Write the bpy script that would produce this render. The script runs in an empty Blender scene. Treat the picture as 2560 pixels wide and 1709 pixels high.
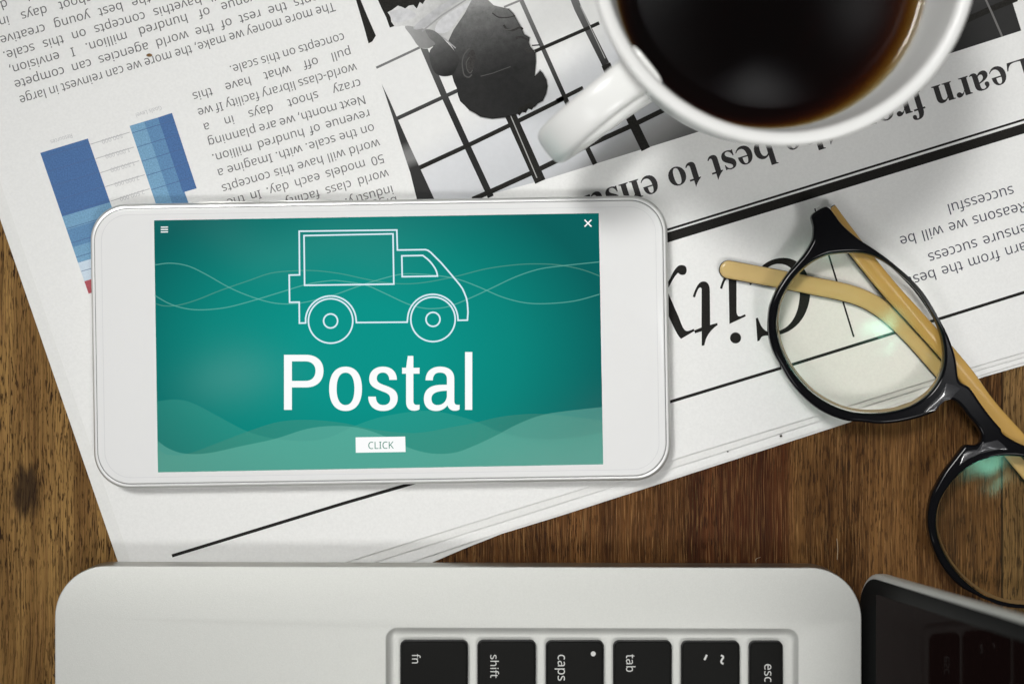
import bpy, bmesh, math, random
import numpy as np
from mathutils import Vector, Matrix

random.seed(7)
scene = bpy.context.scene
COL = scene.collection
R = math.radians

# ------------------------------------------------------------------ camera
# lengths below are in millimetres and are turned into metres by U
U = 0.001
HCAM = 500.0                       # camera height over the table top
PPM = 9.0                          # photograph pixels per millimetre on the table top

cam_d = bpy.data.cameras.new("camera")
cam = bpy.data.objects.new("camera", cam_d)
COL.objects.link(cam)
cam.location = (0, 0, HCAM * U)
cam.rotation_euler = (0, 0, 0)
cam_d.sensor_width = 36.0
cam_d.lens = 36.0 * HCAM / (2560.0 / PPM)
cam_d.clip_start = 0.01
cam_d.clip_end = 50.0
cam_d.dof.use_dof = True
cam_d.dof.focus_distance = (HCAM - 6) * U
cam_d.dof.aperture_fstop = 7.5
cam_d.dof.aperture_blades = 0
scene.camera = cam

# ------------------------------------------------------------------ light
ROOM = 0.125
# (slope x, slope y, size x, size y, brightness)
REFLECTION_PATCHES = [(0.132, 0.150, 0.013, 0.008, 2.1), (0.085, 0.190, 0.012, 0.020, 1.0), (0.180, 0.200, 0.014, 0.020, 0.9), (0.095, 0.135, 0.010, 0.012, 0.9),
             (0.248, 0.008, 0.046, 0.014, 12.5), (0.268, -0.032, 0.030, 0.008, 6.0),
             (-0.155, -0.020, 0.026, 0.014, 1.7), (0.030, -0.066, 0.050, 0.014, 2.4), (-0.14, 0.07, 0.10, 0.012, 0.5)]
world = bpy.data.worlds.new("World")
scene.world = world
world.use_nodes = True
wn = world.node_tree.nodes
wl = world.node_tree.links
bg = wn["Background"]
tc = wn.new("ShaderNodeTexCoord")
# a dim room, plus bright patches added to reflect in coffee, lenses and screen
def wmath(op, a, b=None):
    q = wn.new("ShaderNodeMath")
    q.operation = op
    for i, v in enumerate((a, b)):
        if v is None:
            continue
        if isinstance(v, (int, float)):
            q.inputs[i].default_value = v
        else:
            wl.new(v, q.inputs[i])
    return q.outputs[0]


wsp = wn.new("ShaderNodeSeparateXYZ")
wl.new(tc.outputs["Generated"], wsp.inputs[0])
wz = wmath('MAXIMUM', wsp.outputs["Z"], 0.02)
wx_ = wmath('DIVIDE', wsp.outputs["X"], wz)      # slope of the direction to the right
wy_ = wmath('DIVIDE', wsp.outputs["Y"], wz)      # and away from the viewer
nz = wn.new("ShaderNodeTexNoise")
nz.inputs["Scale"].default_value = 9.0
nz.inputs["Detail"].default_value = 2.0
wl.new(tc.outputs["Generated"], nz.inputs["Vector"])
nzc = wmath('MULTIPLY', wmath('SUBTRACT', nz.outputs["Fac"], 0.5), 0.10)
total = None
for px_, py_, sx_, sy_, st_ in REFLECTION_PATCHES:
    gx = wmath('DIVIDE', wmath('SUBTRACT', wmath('ADD', wx_, nzc), px_), sx_)
    gy = wmath('DIVIDE', wmath('SUBTRACT', wmath('SUBTRACT', wy_, nzc), py_), sy_)
    rr_ = wmath('ADD', wmath('MULTIPLY', gx, gx), wmath('MULTIPLY', gy, gy))
    v_ = wmath('MULTIPLY', wmath('POWER', 2.718, wmath('MULTIPLY', rr_, -1.0)), st_)
    total = v_ if total is None else wmath('ADD', total, v_)
up_ = wmath('GREATER_THAN', wsp.outputs["Z"], 0.03)
total = wmath('ADD', wmath('MULTIPLY', total, up_), ROOM)
wl.new(total, bg.inputs["Strength"])
bg.inputs["Color"].default_value = (0.98, 0.99, 1.0, 1)


def area_lamp(name, loc, target, sx, sy, power, color, spread=180):
    d = bpy.data.lights.new(name, 'AREA')
    d.shape = 'RECTANGLE'
    d.size = sx * U
    d.size_y = sy * U
    d.energy = power
    d.color = color
    d.spread = R(spread)
    o = bpy.data.objects.new(name, d)
    COL.objects.link(o)
    o.location = Vector(loc) * U
    o.rotation_euler = (Vector(target) - Vector(loc)).to_track_quat('-Z', 'Y').to_euler()
    return o


area_lamp("softbox_lamp", (-250, 350, 900), (10, 14, 0), 500, 420, 0.385, (1.0, 0.995, 0.975), 17)
area_lamp("left_fill_lamp", (-380, -340, 880), (45, 50, 0), 340, 320, 0.036, (1.0, 0.995, 0.98), 17)  # added unseen fill from the near left, weakens the cup's shadow
area_lamp("right_fill_lamp", (290, -400, 900), (10, 25, 0), 360, 320, 0.108, (1.0, 0.995, 0.975), 17)  # added unseen fill from the near right, softens shadows and lifts that side

scene.view_settings.view_transform = 'Standard'
scene.view_settings.look = 'None'
scene.view_settings.exposure = 0.0
scene.view_settings.gamma = 1.0
scene.view_settings.use_curve_mapping = False

# ------------------------------------------------------------------ measuring helpers


def ppm(z):
    return PPM * HCAM / (HCAM - z)


def P(x, y, z):
    """a point seen at photograph pixel (x, y) that lies z mm over the table, in mm"""
    k = ppm(z)
    return ((x - 1280.0) / k, -(y - 854.5) / k, z)


def Zm(pts, ox, oy, s=2.7314):
    return [(ox + x / s, oy + y / s) for x, y in pts]


def mm(pts, z):
    return [P(x, y, z)[:2] for x, y in pts]


def rrect(x0, y0, x1, y1, r, n=8):
    out = []
    for cx, cy, a0 in ((x1 - r, y0 + r, -90), (x1 - r, y1 - r, 0), (x0 + r, y1 - r, 90), (x0 + r, y0 + r, 180)):
        for i in range(n + 1):
            a = R(a0 + 90.0 * i / n)
            out.append((cx + r * math.cos(a), cy + r * math.sin(a)))
    return out


def bez(path, n=10):
    """path: list of ('M',x,y) ('L',x,y) ('C',x1,y1,x2,y2,x,y) -> list of points"""
    out = []
    for c in path:
        if c[0] in 'ML':
            out.append((c[1], c[2]))
        else:
            x0, y0 = out[-1]
            x1, y1, x2, y2, x3, y3 = c[1:]
            for i in range(1, n + 1):
                t = i / n
                u = 1 - t
                out.append((u**3 * x0 + 3 * u * u * t * x1 + 3 * u * t * t * x2 + t**3 * x3,
                            u**3 * y0 + 3 * u * u * t * y1 + 3 * u * t * t * y2 + t**3 * y3))
    if len(out) > 2 and abs(out[0][0] - out[-1][0]) + abs(out[0][1] - out[-1][1]) < 1e-6:
        out.pop()
    return out


def svg(s, n=10):
    """'M1,2 L3,4 C1,2 3,4 5,6 Z M...' -> list of loops"""
    loops, cur = [], []
    toks = s.replace('Z', ' Z ').replace('M', ' M ').replace('L', ' L ').replace('C', ' C ').split()
    i = 0
    cmd = None
    while i < len(toks):
        t = toks[i]
        if t in 'MLC':
            if t == 'M' and cur:
                loops.append(bez(cur, n))
                cur = []
            cmd = t
            i += 1
            continue
        if t == 'Z':
            if cur:
                loops.append(bez(cur, n))
                cur = []
            i += 1
            continue
        if cmd == 'C':
            v = []
            for k in range(3):
                a, b = toks[i + k].split(',')
                v += [float(a), float(b)]
            cur.append(('C', *v))
            i += 3
        else:
            a, b = t.split(',')
            cur.append((cmd, float(a), float(b)))
            cmd = 'L' if cmd == 'M' else cmd
            i += 1
    if cur:
        loops.append(bez(cur, n))
    return loops


def catmull(pts, n=6, closed=True):
    out = []
    m = len(pts)
    rng = range(m) if closed else range(m - 1)
    for i in rng:
        if closed:
            p0, p1, p2, p3 = pts[i - 1], pts[i], pts[(i + 1) % m], pts[(i + 2) % m]
        else:
            p0, p1, p2, p3 = pts[max(i - 1, 0)], pts[i], pts[i + 1], pts[min(i + 2, m - 1)]
        for k in range(n):
            t = k / n
            out.append(tuple(0.5 * (2 * p1[d] + (p2[d] - p0[d]) * t + (2 * p0[d] - 5 * p1[d] + 4 * p2[d] - p3[d]) * t * t
                                    + (3 * p1[d] - p0[d] - 3 * p2[d] + p3[d]) * t**3) for d in range(len(p1))))
    if not closed:
        out.append(tuple(pts[-1]))
    return out


# ------------------------------------------------------------------ object helpers
def put(name, me, mat=None, parent=None, smooth=False, label=None):
    """link a mesh whose vertices are in world metres"""
    if smooth:
        me.polygons.foreach_set('use_smooth', [True] * len(me.polygons))
    o = bpy.data.objects.new(name, me)
    COL.objects.link(o)
    if mat is not None:
        if not me.materials:
            me.materials.append(mat)
        else:
            me.materials[0] = mat
    # origin at the middle of the footprint
    n = len(me.vertices)
    co = np.empty(n * 3, dtype=np.float32)
    me.vertices.foreach_get('co', co)
    co = co.reshape(-1, 3)
    lo, hi = co.min(0), co.max(0)
    c = np.array([(lo[0] + hi[0]) / 2, (lo[1] + hi[1]) / 2, lo[2]], dtype=np.float32)
    me.vertices.foreach_set('co', (co - c).ravel())
    me.update()
    o.location = Vector([float(v) for v in c])
    if parent is not None:
        o.parent = parent
        o.location = o.location - Vector(WORLD_AT[parent.name])
    WORLD_AT[o.name] = tuple(float(v) for v in c)
    if label:
        o['label'] = label
    return o


WORLD_AT = {}


def thing(name, label, cat, loc_mm, group=None):
    o = bpy.data.objects.new(name, None)
    o.empty_display_size = 0.02
    COL.objects.link(o)
    o.location = Vector(loc_mm) * U
    WORLD_AT[o.name] = tuple(o.location)
    o['label'] = label
    o['category'] = cat
    if group:
        o['group'] = group
    return o


def tag(o, label, cat, group=None):
    o['label'] = label
    o['category'] = cat
    if group:
        o['group'] = group
    return o


def mesh_mm(name, verts, faces):
    me = bpy.data.meshes.new(name)
    me.from_pydata([(x * U, y * U, z * U) for x, y, z in verts], [], faces)
    me.validate()
    me.update()
    return me


def fill_mesh(name, loops, z, mapper=None, extrude=0.0, bevel=0.0, cyclic=True):
    """flat (or extruded) sheet from 2D loops; even-odd holes. loops in px unless mapper is None -> P()"""
    cu = bpy.data.curves.new(name, 'CURVE')
    cu.dimensions = '2D'
    cu.fill_mode = 'BOTH'
    cu.extrude = extrude
    cu.bevel_depth = bevel
    cu.bevel_resolution = 3
    cu.offset = -bevel
    for lp in loops:
        s = cu.splines.new('POLY')
        s.points.add(len(lp) - 1)
        for i, q in enumerate(lp):
            s.points[i].co = (q[0], q[1], 0, 1)
        s.use_cyclic_u = True
    ob = bpy.data.objects.new(name, cu)
    COL.objects.link(ob)
    dg = bpy.context.evaluated_depsgraph_get()
    dg.update()
    me = bpy.data.meshes.new_from_object(ob.evaluated_get(dg))
    bpy.data.objects.remove(ob)
    bpy.data.curves.remove(cu)
    me.name = name
    n = len(me.vertices)
    co = np.empty(n * 3, dtype=np.float32)
    me.vertices.foreach_get('co', co)
    co = co.reshape(-1, 3).astype(np.float64)
    if mapper is None:
        k = ppm(z)
        co[:, 0] = (co[:, 0] - 1280.0) / k
        co[:, 1] = -(co[:, 1] - 854.5) / k
        co[:, 2] = z
    else:
        co[:, 2] += z
    co *= U
    me.vertices.foreach_set('co', co.astype(np.float32).ravel())
    if mapper is None:
        me.flip_normals()
    me.update()
    return me


def flat(name, loops, z, mat, parent, label=None):
    return put(name, fill_mesh(name, loops, z), mat, parent, label=label)


def band(pts, w, closed=False):
    """polyline of width w -> ring loops usable with strip_mesh"""
    m = len(pts)
    L, Rr = [], []
    for i in range(m):
        if closed:
            a, b, c = pts[i - 1], pts[i], pts[(i + 1) % m]
        else:
            a, b, c = pts[max(i - 1, 0)], pts[i], pts[min(i + 1, m - 1)]
        d1 = Vector((b[0] - a[0], b[1] - a[1]))
        d2 = Vector((c[0] - b[0], c[1] - b[1]))
        if d1.length < 1e-9:
            d1 = d2
        if d2.length < 1e-9:
            d2 = d1
        d1.normalize()
        d2.normalize()
        t = d1 + d2
        if t.length < 1e-6:
            t = d1
        t.normalize()
        nrm = Vector((-t.y, t.x))
        k = 1.0 / max(0.45, abs(nrm.dot(Vector((-d1.y, d1.x)))))
        L.append((b[0] + nrm.x * w / 2 * k, b[1] + nrm.y * w / 2 * k))
        Rr.append((b[0] - nrm.x * w / 2 * k, b[1] - nrm.y * w / 2 * k))
    return L, Rr


def strips(name, lines, z, mat, parent, label=None):
    """lines: list of (points px, width px, closed) joined into one printed mesh"""
    V, F = [], []
    for pts, w, closed in lines:
        L, Q = band(pts, w, closed)
        b = len(V)
        for a, c in zip(L, Q):
            V.append(P(a[0], a[1], z))
            V.append(P(c[0], c[1], z))
        m = len(pts)
        for i in range(m if closed else m - 1):
            j = (i + 1) % m
            F.append((b + 2 * i, b + 2 * j, b + 2 * j + 1, b + 2 * i + 1))
    return put(name, mesh_mm(name, V, F), mat, parent, label=label)


def circle(cx, cy, r, n=48, ry=None):
    ry = r if ry is None else ry
    return [(cx + r * math.cos(2 * math.pi * i / n), cy + ry * math.sin(2 * math.pi * i / n)) for i in range(n)]


def inset(loop, d):
    """move a counter-clockwise mm loop inward by d (outward when negative)"""
    m = len(loop)
    area = sum(loop[i][0] * loop[(i + 1) % m][1] - loop[(i + 1) % m][0] * loop[i][1] for i in range(m))
    sg = 1.0 if area > 0 else -1.0
    out = []
    for i in range(m):
        a, b, c = loop[i - 1], loop[i], loop[(i + 1) % m]
        d1 = Vector((b[0] - a[0], b[1] - a[1]))
        d2 = Vector((c[0] - b[0], c[1] - b[1]))
        d1 = d1.normalized() if d1.length > 1e-9 else d2.normalized()
        d2 = d2.normalized() if d2.length > 1e-9 else d1
        n1 = Vector((-d1.y, d1.x)) * sg
        n2 = Vector((-d2.y, d2.x)) * sg
        n = n1 + n2
        if n.length < 1e-6:
            n = n1
        n.normalize()
        k = 1.0 / max(0.5, n.dot(n1))
        out.append((b[0] + n.x * d * k, b[1] + n.y * d * k))
    return out


def slab(name, loop, z0, z1, r_top, mat, parent, r_bot=None, seg=4, hole=None, label=None, smooth=True):
    """solid with rounded top and bottom edges from a mm outline. hole=(loop, floor_loop, floor_z) sinks a well in the top"""
    r_bot = r_top if r_bot is None else r_bot
    rings = []
    for i in range(seg + 1):
        a = math.pi / 2 * i / seg
        rings.append((inset(loop, r_bot * (1 - math.sin(a))), z0 + r_bot * (1 - math.cos(a))))
    for i in range(seg + 1):
        a = math.pi / 2 * i / seg
        rings.append((inset(loop, r_top * (1 - math.cos(a))), z1 - r_top * (1 - math.sin(a))))
    V, F = [], []
    m = len(loop)
    for lp, z in rings:
        V += [(x, y, z) for x, y in lp]
    for k in range(len(rings) - 1):
        for i in range(m):
            j = (i + 1) % m
            F.append((k * m + i, k * m + j, (k + 1) * m + j, (k + 1) * m + i))
    F.append(tuple(range(m - 1, -1, -1)))
    top0 = (len(rings) - 1) * m
    if hole is None:
        F.append(tuple(range(top0, top0 + m)))
    else:
        from mathutils.geometry import tessellate_polygon
        hl, steps = hole
        h0 = len(V)
        hm = len(hl)
        V += [(x, y, z1) for x, y in hl]
        tri = tessellate_polygon([[Vector((x, y, 0)) for x, y in rings[-1][0]], [Vector((x, y, 0)) for x, y in hl]])
        mp = list(range(top0, top0 + m)) + list(range(h0, h0 + hm))
        for t in tri:
            F.append(tuple(mp[q] for q in t))
        prev = h0
        for ins, dz in steps:
            b = len(V)
            V += [(x, y, z1 - dz) for x, y in inset(hl, ins)]
            for i in range(hm):
                j = (i + 1) % hm
                F.append((prev + i, prev + j, b + j, b + i))
            prev = b
        F.append(tuple(range(prev, prev + hm)))
    me = mesh_mm(name, V, F)
    bm = bmesh.new()
    bm.from_mesh(me)
    bmesh.ops.recalc_face_normals(bm, faces=bm.faces)
    bm.to_mesh(me)
    bm.free()
    o = put(name, me, mat, parent, label=label)
    if smooth:
        me.polygons.foreach_set('use_smooth', [True] * len(me.polygons))
        me.set_sharp_from_angle(angle=R(35))
    return o


def lathe(name, prof, cx, cy, mat, parent, n=160):
    V, F = [], []
    m = len(prof)
    for i in range(n):
        a = 2 * math.pi * i / n
        for r, z in prof:
            V.append((cx + r * math.cos(a), cy + r * math.sin(a), z))
    for i in range(n):
        j = (i + 1) % n
        for k in range(m - 1):
            F.append((i * m + k, j * m + k, j * m + k + 1, i * m + k + 1))
    me = mesh_mm(name, V, F)
    bm = bmesh.new()
    bm.from_mesh(me)
    bmesh.ops.remove_doubles(bm, verts=bm.verts, dist=1e-6)
    bmesh.ops.recalc_face_normals(bm, faces=bm.faces)
    bm.to_mesh(me)
    bm.free()
    return put(name, me, mat, parent, smooth=True)


# ------------------------------------------------------------------ materials
def new_mat(name):
    m = bpy.data.materials.new(name)
    m.use_nodes = True
    nt = m.node_tree
    return m, nt.nodes, nt.links, nt.nodes["Principled BSDF"]


def lin(r, g, b):
    f = lambda c: (c / 255 / 12.92) if c <= 10.3 else ((c / 255 + 0.055) / 1.055) ** 2.4
    return (f(r), f(g), f(b), 1.0)


def plain(name, col, rough=0.5, spec=0.5, metal=0.0, coat=0.0, bump=None, vary=0.0, vscale=300.0):
    """a principled material with a little noise in colour and, when bump=(scale, strength), in relief"""
    m, n, l, p = new_mat(name)
    p.inputs["Base Color"].default_value = (*col[:3], 1)
    p.inputs["Roughness"].default_value = rough
    p.inputs["Specular IOR Level"].default_value = spec
    p.inputs["Metallic"].default_value = metal
    p.inputs["Coat Weight"].default_value = coat
    p.inputs["Coat Roughness"].default_value = 0.03
    g = n.new("ShaderNodeNewGeometry")
    if vary > 0:
        t = n.new("ShaderNodeTexNoise")
        t.inputs["Scale"].default_value = vscale
        t.inputs["Detail"].default_value = 4
        l.new(g.outputs["Position"], t.inputs["Vector"])
        r = n.new("ShaderNodeMapRange")
        r.inputs["From Min"].default_value = 0.3
        r.inputs["From Max"].default_value = 0.7
        r.inputs["To Min"].default_value = 1 - vary
        r.inputs["To Max"].default_value = 1 + vary
        l.new(t.outputs["Fac"], r.inputs["Value"])
        mx = n.new("ShaderNodeVectorMath")
        mx.operation = 'SCALE'
        mx.inputs[0].default_value = col[:3]
        l.new(r.outputs["Result"], mx.inputs["Scale"])
        l.new(mx.outputs["Vector"], p.inputs["Base Color"])
    if bump:
        t = n.new("ShaderNodeTexNoise")
        t.inputs["Scale"].default_value = bump[0]
        t.inputs["Detail"].default_value = 3
        l.new(g.outputs["Position"], t.inputs["Vector"])
        b = n.new("ShaderNodeBump")
        b.inputs["Strength"].default_value = bump[1]
        b.inputs["Distance"].default_value = 0.0002
        l.new(t.outputs["Fac"], b.inputs["Height"])
        l.new(b.outputs["Normal"], p.inputs["Normal"])
    return m


def ramp_mat(name, p0, p1, stops, z, rough=0.6, grain=0.10):
    """printed tone that changes along the line from pixel p0 to pixel p1; stops (t, grey)"""
    m, n, l, p = new_mat(name)
    a = Vector(P(*p0, z)) * U
    b = Vector(P(*p1, z)) * U
    g = n.new("ShaderNodeNewGeometry")
    s = n.new("ShaderNodeVectorMath")
    s.operation = 'SUBTRACT'
    s.inputs[1].default_value = a
    d = n.new("ShaderNodeVectorMath")
    d.operation = 'DOT_PRODUCT'
    dv = (b - a) / (b - a).length_squared
    d.inputs[1].default_value = dv
    r = n.new("ShaderNodeValToRGB")
    cr = r.color_ramp
    for i, (t, v) in enumerate(stops):
        e = cr.elements[i] if i < 2 else cr.elements.new(t)
        e.position = t
        e.color = (v, v, v * 0.985, 1) if not isinstance(v, tuple) else (*v, 1)
    t = n.new("ShaderNodeTexNoise")
    t.inputs["Scale"].default_value = 500
    t.inputs["Detail"].default_value = 5
    t.inputs["Roughness"].default_value = 0.8
    mr = n.new("ShaderNodeMapRange")
    mr.inputs["From Min"].default_value = 0.25
    mr.inputs["From Max"].default_value = 0.75
    mr.inputs["To Min"].default_value = 1 - grain
    mr.inputs["To Max"].default_value = 1 + grain
    sc = n.new("ShaderNodeVectorMath")
    sc.operation = 'SCALE'
    l.new(g.outputs["Position"], s.inputs[0])
    l.new(s.outputs["Vector"], d.inputs[0])
    l.new(d.outputs["Value"], r.inputs["Fac"])
    l.new(g.outputs["Position"], t.inputs["Vector"])
    l.new(t.outputs["Fac"], mr.inputs["Value"])
    l.new(r.outputs["Color"], sc.inputs[0])
    l.new(mr.outputs["Result"], sc.inputs["Scale"])
    l.new(sc.outputs["Vector"], p.inputs["Base Color"])
    p.inputs["Roughness"].default_value = rough
    p.inputs["Specular IOR Level"].default_value = 0.12
    return m


def glow_mat(name, col, alpha=1.0, gloss=True):
    """lit display pixel colour behind glossy glass"""
    m, n, l, p = new_mat(name)
    p.inputs["Base Color"].default_value = (0, 0, 0, 1)
    p.inputs["Emission Color"].default_value = col
    p.inputs["Emission Strength"].default_value = 1.0
    p.inputs["Roughness"].default_value = 0.08
    p.inputs["Specular IOR Level"].default_value = 0.4 if gloss else 0.0
    if alpha < 1:
        p.inputs["Alpha"].default_value = alpha
    return m

# ------------------------------------------------------------------ the table top
def wood_material():
    m, n, l, p = new_mat("old_wood")
    g = n.new("ShaderNodeNewGeometry")
    sp = n.new("ShaderNodeSeparateXYZ")
    l.new(g.outputs["Position"], sp.inputs[0])

    def math_(op, a, b=None, clamp=False):
        q = n.new("ShaderNodeMath")
        q.operation = op
        q.use_clamp = clamp
        for i, v in enumerate((a, b)):
            if v is None:
                continue
            if isinstance(v, (int, float)):
                q.inputs[i].default_value = v
            else:
                l.new(v, q.inputs[i])
        return q.outputs[0]

    def noise(sx, sy, detail=3, dist=0.0, off=0.0, rough=0.55):
        mp = n.new("ShaderNodeMapping")
        mp.inputs["Scale"].default_value = (sx, sy, 1)
        mp.inputs["Location"].default_value = (off, off * 0.7, off)
        l.new(warp, mp.inputs["Vector"])
        t = n.new("ShaderNodeTexNoise")
        t.inputs["Scale"].default_value = 1.0
        t.inputs["Detail"].default_value = detail
        t.inputs["Roughness"].default_value = rough
        t.inputs["Distortion"].default_value = dist
        l.new(mp.outputs["Vector"], t.inputs["Vector"])
        return t.outputs["Fac"]

    def step(v, lo, hi, a=0.0, b=1.0):
        q = n.new("ShaderNodeMapRange")
        q.interpolation_type = 'SMOOTHSTEP'
        q.inputs["From Min"].default_value = lo
        q.inputs["From Max"].default_value = hi
        q.inputs["To Min"].default_value = a
        q.inputs["To Max"].default_value = b
        l.new(v, q.inputs["Value"])
        return q.outputs["Result"]

    def mix(f, a, b):
        q = n.new("ShaderNodeMix")
        q.data_type = 'RGBA'
        for s, v in ((0, f), (6, a), (7, b)):
            if isinstance(v, tuple):
                q.inputs[s].default_value = v
            elif isinstance(v, (int, float)):
                q.inputs[s].default_value = v
            else:
                l.new(v, q.inputs[s])
        return q.outputs[2]

    # gentle sideways wander of the grain
    w0 = n.new("ShaderNodeTexNoise")
    w0.inputs["Scale"].default_value = 22.0
    w0.inputs["Detail"].default_value = 2
    l.new(g.outputs["Position"], w0.inputs["Vector"])
    wx = math_('MULTIPLY', math_('SUBTRACT', w0.outputs["Fac"], 0.5), 0.003)
    cb = n.new("ShaderNodeCombineXYZ")
    l.new(math_('ADD', sp.outputs["X"], wx), cb.inputs["X"])
    l.new(sp.outputs["Y"], cb.inputs["Y"])
    warp = cb.outputs[0]

    X, Y = sp.outputs["X"], sp.outputs["Y"]
    seam1 = P(1476, 1280, 0)[0] * U
    seam2 = P(2505, 1280, 0)[0] * U
    seam0 = -0.098
    seam3 = P(1985, 1280, 0)[0] * U

    fibre = noise(2000, 26, 3)
    fine = noise(3300, 60, 2, off=3.1)
    broad = noise(160, 9, 3, off=1.7)
    cloud = noise(60, 24, 3, off=5.3)
    pores = noise(2500, 260, 2, off=9.2, rough=0.6)
    flecks = noise(2700, 62, 2, off=14.0, rough=0.6)

    left = mix(step(broad, 0.32, 0.68), (0.150, 0.078, 0.022, 1), (0.33, 0.19, 0.060, 1))
    right = mix(step(broad, 0.32, 0.68), (0.062, 0.0245, 0.006, 1), (0.165, 0.078, 0.023, 1))
    red = mix(step(broad, 0.30, 0.70), (0.034, 0.0085, 0.0026, 1), (0.085, 0.025, 0.0068, 1))
    far = mix(step(broad, 0.30, 0.70), (0.11, 0.062, 0.02, 1), (0.22, 0.13, 0.048, 1))
    mid = mix(step(broad, 0.30, 0.70), (0.052, 0.0185, 0.0046, 1), (0.140, 0.059, 0.0165, 1))
    # boards side by side
    is_l = step(X, seam0 - 0.0002, seam0 + 0.0002)
    base = mix(is_l, left, mid)
    base = mix(step(X, P(1700, 0, 0)[0] * U, P(1745, 0, 0)[0] * U), base, red)
    base = mix(step(X, seam3 - 0.003, seam3 + 0.001), base, right)
    base = mix(step(X, seam2 - 0.00015, seam2 + 0.00015), base, far)
    # fibres, pores and pale flecks
    base = mix(step(fibre, 0.30, 0.60, 0.70, 0.0), base, (0.040, 0.017, 0.006, 1))
    base = mix(step(fine, 0.50, 0.72, 0.0, 0.48), base, (0.32, 0.165, 0.06, 1))
    pm = math_('MULTIPLY', step(pores, 0.535, 0.62, 0.0, 1.0), step(cloud, 0.32, 0.56, 0.35, 1.0))
    pm = math_('MULTIPLY', pm, step(X, seam0, seam3, 0.95, 0.75))
    base = mix(pm, base, (0.020, 0.009, 0.004, 1))
    redm = step(math_('ABSOLUTE', math_('SUBTRACT', X, P(1860, 0, 0)[0] * U)), 0.010, 0.016, 0.45, 1.0)
    fl = math_('MULTIPLY', redm, step(flecks, 0.59, 0.71, 0.0, 0.62))
    fl = math_('MULTIPLY', fl, step(X, seam0, seam1, 0.35, 1.0))
    base = mix(fl, base, (0.40, 0.22, 0.075, 1))
    # the dark knot on the left
    kx, ky, _ = P(62, 1228, 0)
    dx = math_('MULTIPLY', math_('SUBTRACT', X, kx * U), 1.0 / 0.0048)
    dy = math_('MULTIPLY', math_('SUBTRACT', Y, ky * U), 1.0 / 0.0085)
    rr = math_('SQRT', math_('ADD', math_('MULTIPLY', dx, dx), math_('MULTIPLY', dy, dy)))
    rr = math_('ADD', rr, math_('MULTIPLY', math_('SUBTRACT', noise(700, 110, 3, off=21), 0.5), 1.5))
    base = mix(step(rr, 0.45, 1.15, 0.85, 0.0), base, (0.014, 0.007, 0.004, 1))
    # seams between boards
    for s_, wd, am in ((seam1, 0.00012, 0.65), (seam2, 0.00022, 0.9), (seam0, 0.0002, 0.9)):
        d = math_('ABSOLUTE', math_('SUBTRACT', X, s_))
        base = mix(step(d, wd * 0.3, wd * 2, am, 0.0), base, (0.012, 0.006, 0.003, 1))
    l.new(base, p.inputs["Base Color"])
    p.inputs["Roughness"].default_value = 0.55
    p.inputs["Specular IOR Level"].default_value = 0.08
    h = math_('SUBTRACT', math_('MULTIPLY', fibre, 0.6), math_('MULTIPLY', pm, 0.9))
    b = n.new("ShaderNodeBump")
    b.inputs["Strength"].default_value = 0.55
    b.inputs["Distance"].default_value = 0.0003
    l.new(h, b.inputs["Height"])
    l.new(b.outputs["Normal"], p.inputs["Normal"])
    return m


tw = slab("table_top", [(-420, -330), (420, -330), (420, 330), (-420, 330)], -30, 0, 1.5, wood_material(), None, smooth=False)
tw['kind'] = 'structure'

# ------------------------------------------------------------------ newspaper
Z_PAPER = 2.3
Z_INK = Z_PAPER + 0.03


def paper_material(name, col):
    m, n, l, p = new_mat(name)
    g = n.new("ShaderNodeNewGeometry")
    t = n.new("ShaderNodeTexNoise")
    t.inputs["Scale"].default_value = 1500
    t.inputs["Detail"].default_value = 3
    l.new(g.outputs["Position"], t.inputs["Vector"])
    t2 = n.new("ShaderNodeTexNoise")
    t2.inputs["Scale"].default_value = 28
    t2.inputs["Detail"].default_value = 2
    l.new(g.outputs["Position"], t2.inputs["Vector"])
    r = n.new("ShaderNodeMapRange")
    r.inputs["From Min"].default_value = 0.3
    r.inputs["From Max"].default_value = 0.7
    r.inputs["To Min"].default_value = 0.965
    r.inputs["To Max"].default_value = 1.02
    l.new(t.outputs["Fac"], r.inputs["Value"])
    v = n.new("ShaderNodeVectorMath")
    v.operation = 'SCALE'
    v.inputs[0].default_value = col
    l.new(r.outputs["Result"], v.inputs["Scale"])
    l.new(v.outputs["Vector"], p.inputs["Base Color"])
    p.inputs["Roughness"].default_value = 0.62
    p.inputs["Specular IOR Level"].default_value = 0.3
    ad = n.new("ShaderNodeMath")
    ad.operation = 'MULTIPLY_ADD'
    ad.inputs[1].default_value = 12.0
    l.new(t2.outputs["Fac"], ad.inputs[0])
    l.new(t.outputs["Fac"], ad.inputs[2])
    b = n.new("ShaderNodeBump")
    b.inputs["Strength"].default_value = 0.25
    b.inputs["Distance"].default_value = 0.0001
    l.new(ad.outputs[0], b.inputs["Height"])
    l.new(b.outputs["Normal"], p.inputs["Normal"])
    return m


paper_mat = paper_material("newsprint_paper", (0.80, 0.80, 0.785))
paper2_mat = paper_material("newsprint_paper_inner", (0.76, 0.76, 0.74))

news = thing("newspaper", "folded white newspaper lying upside down on the wooden table under the phone", "newspaper",
             (*P(1100, 700, 0)[:2], 0))


def sheet(bottom_left, edge, z0, z1, mat, jitter=0.0):
    """one folded page: left edge, then the lower right edge through the given pixels"""
    far_r, far_t = 2760, -330
    pts = [(bottom_left[0] - 0.344 * (bottom_left[1] - far_t), far_t), bottom_left] + edge + [(far_r, far_t)]
    loop = [P(x, y, z1)[:2] for x, y in pts]
    slab("page", loop, z0, z1, min(0.04, (z1 - z0) * 0.45), mat, news, seg=2, smooth=False)


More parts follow.
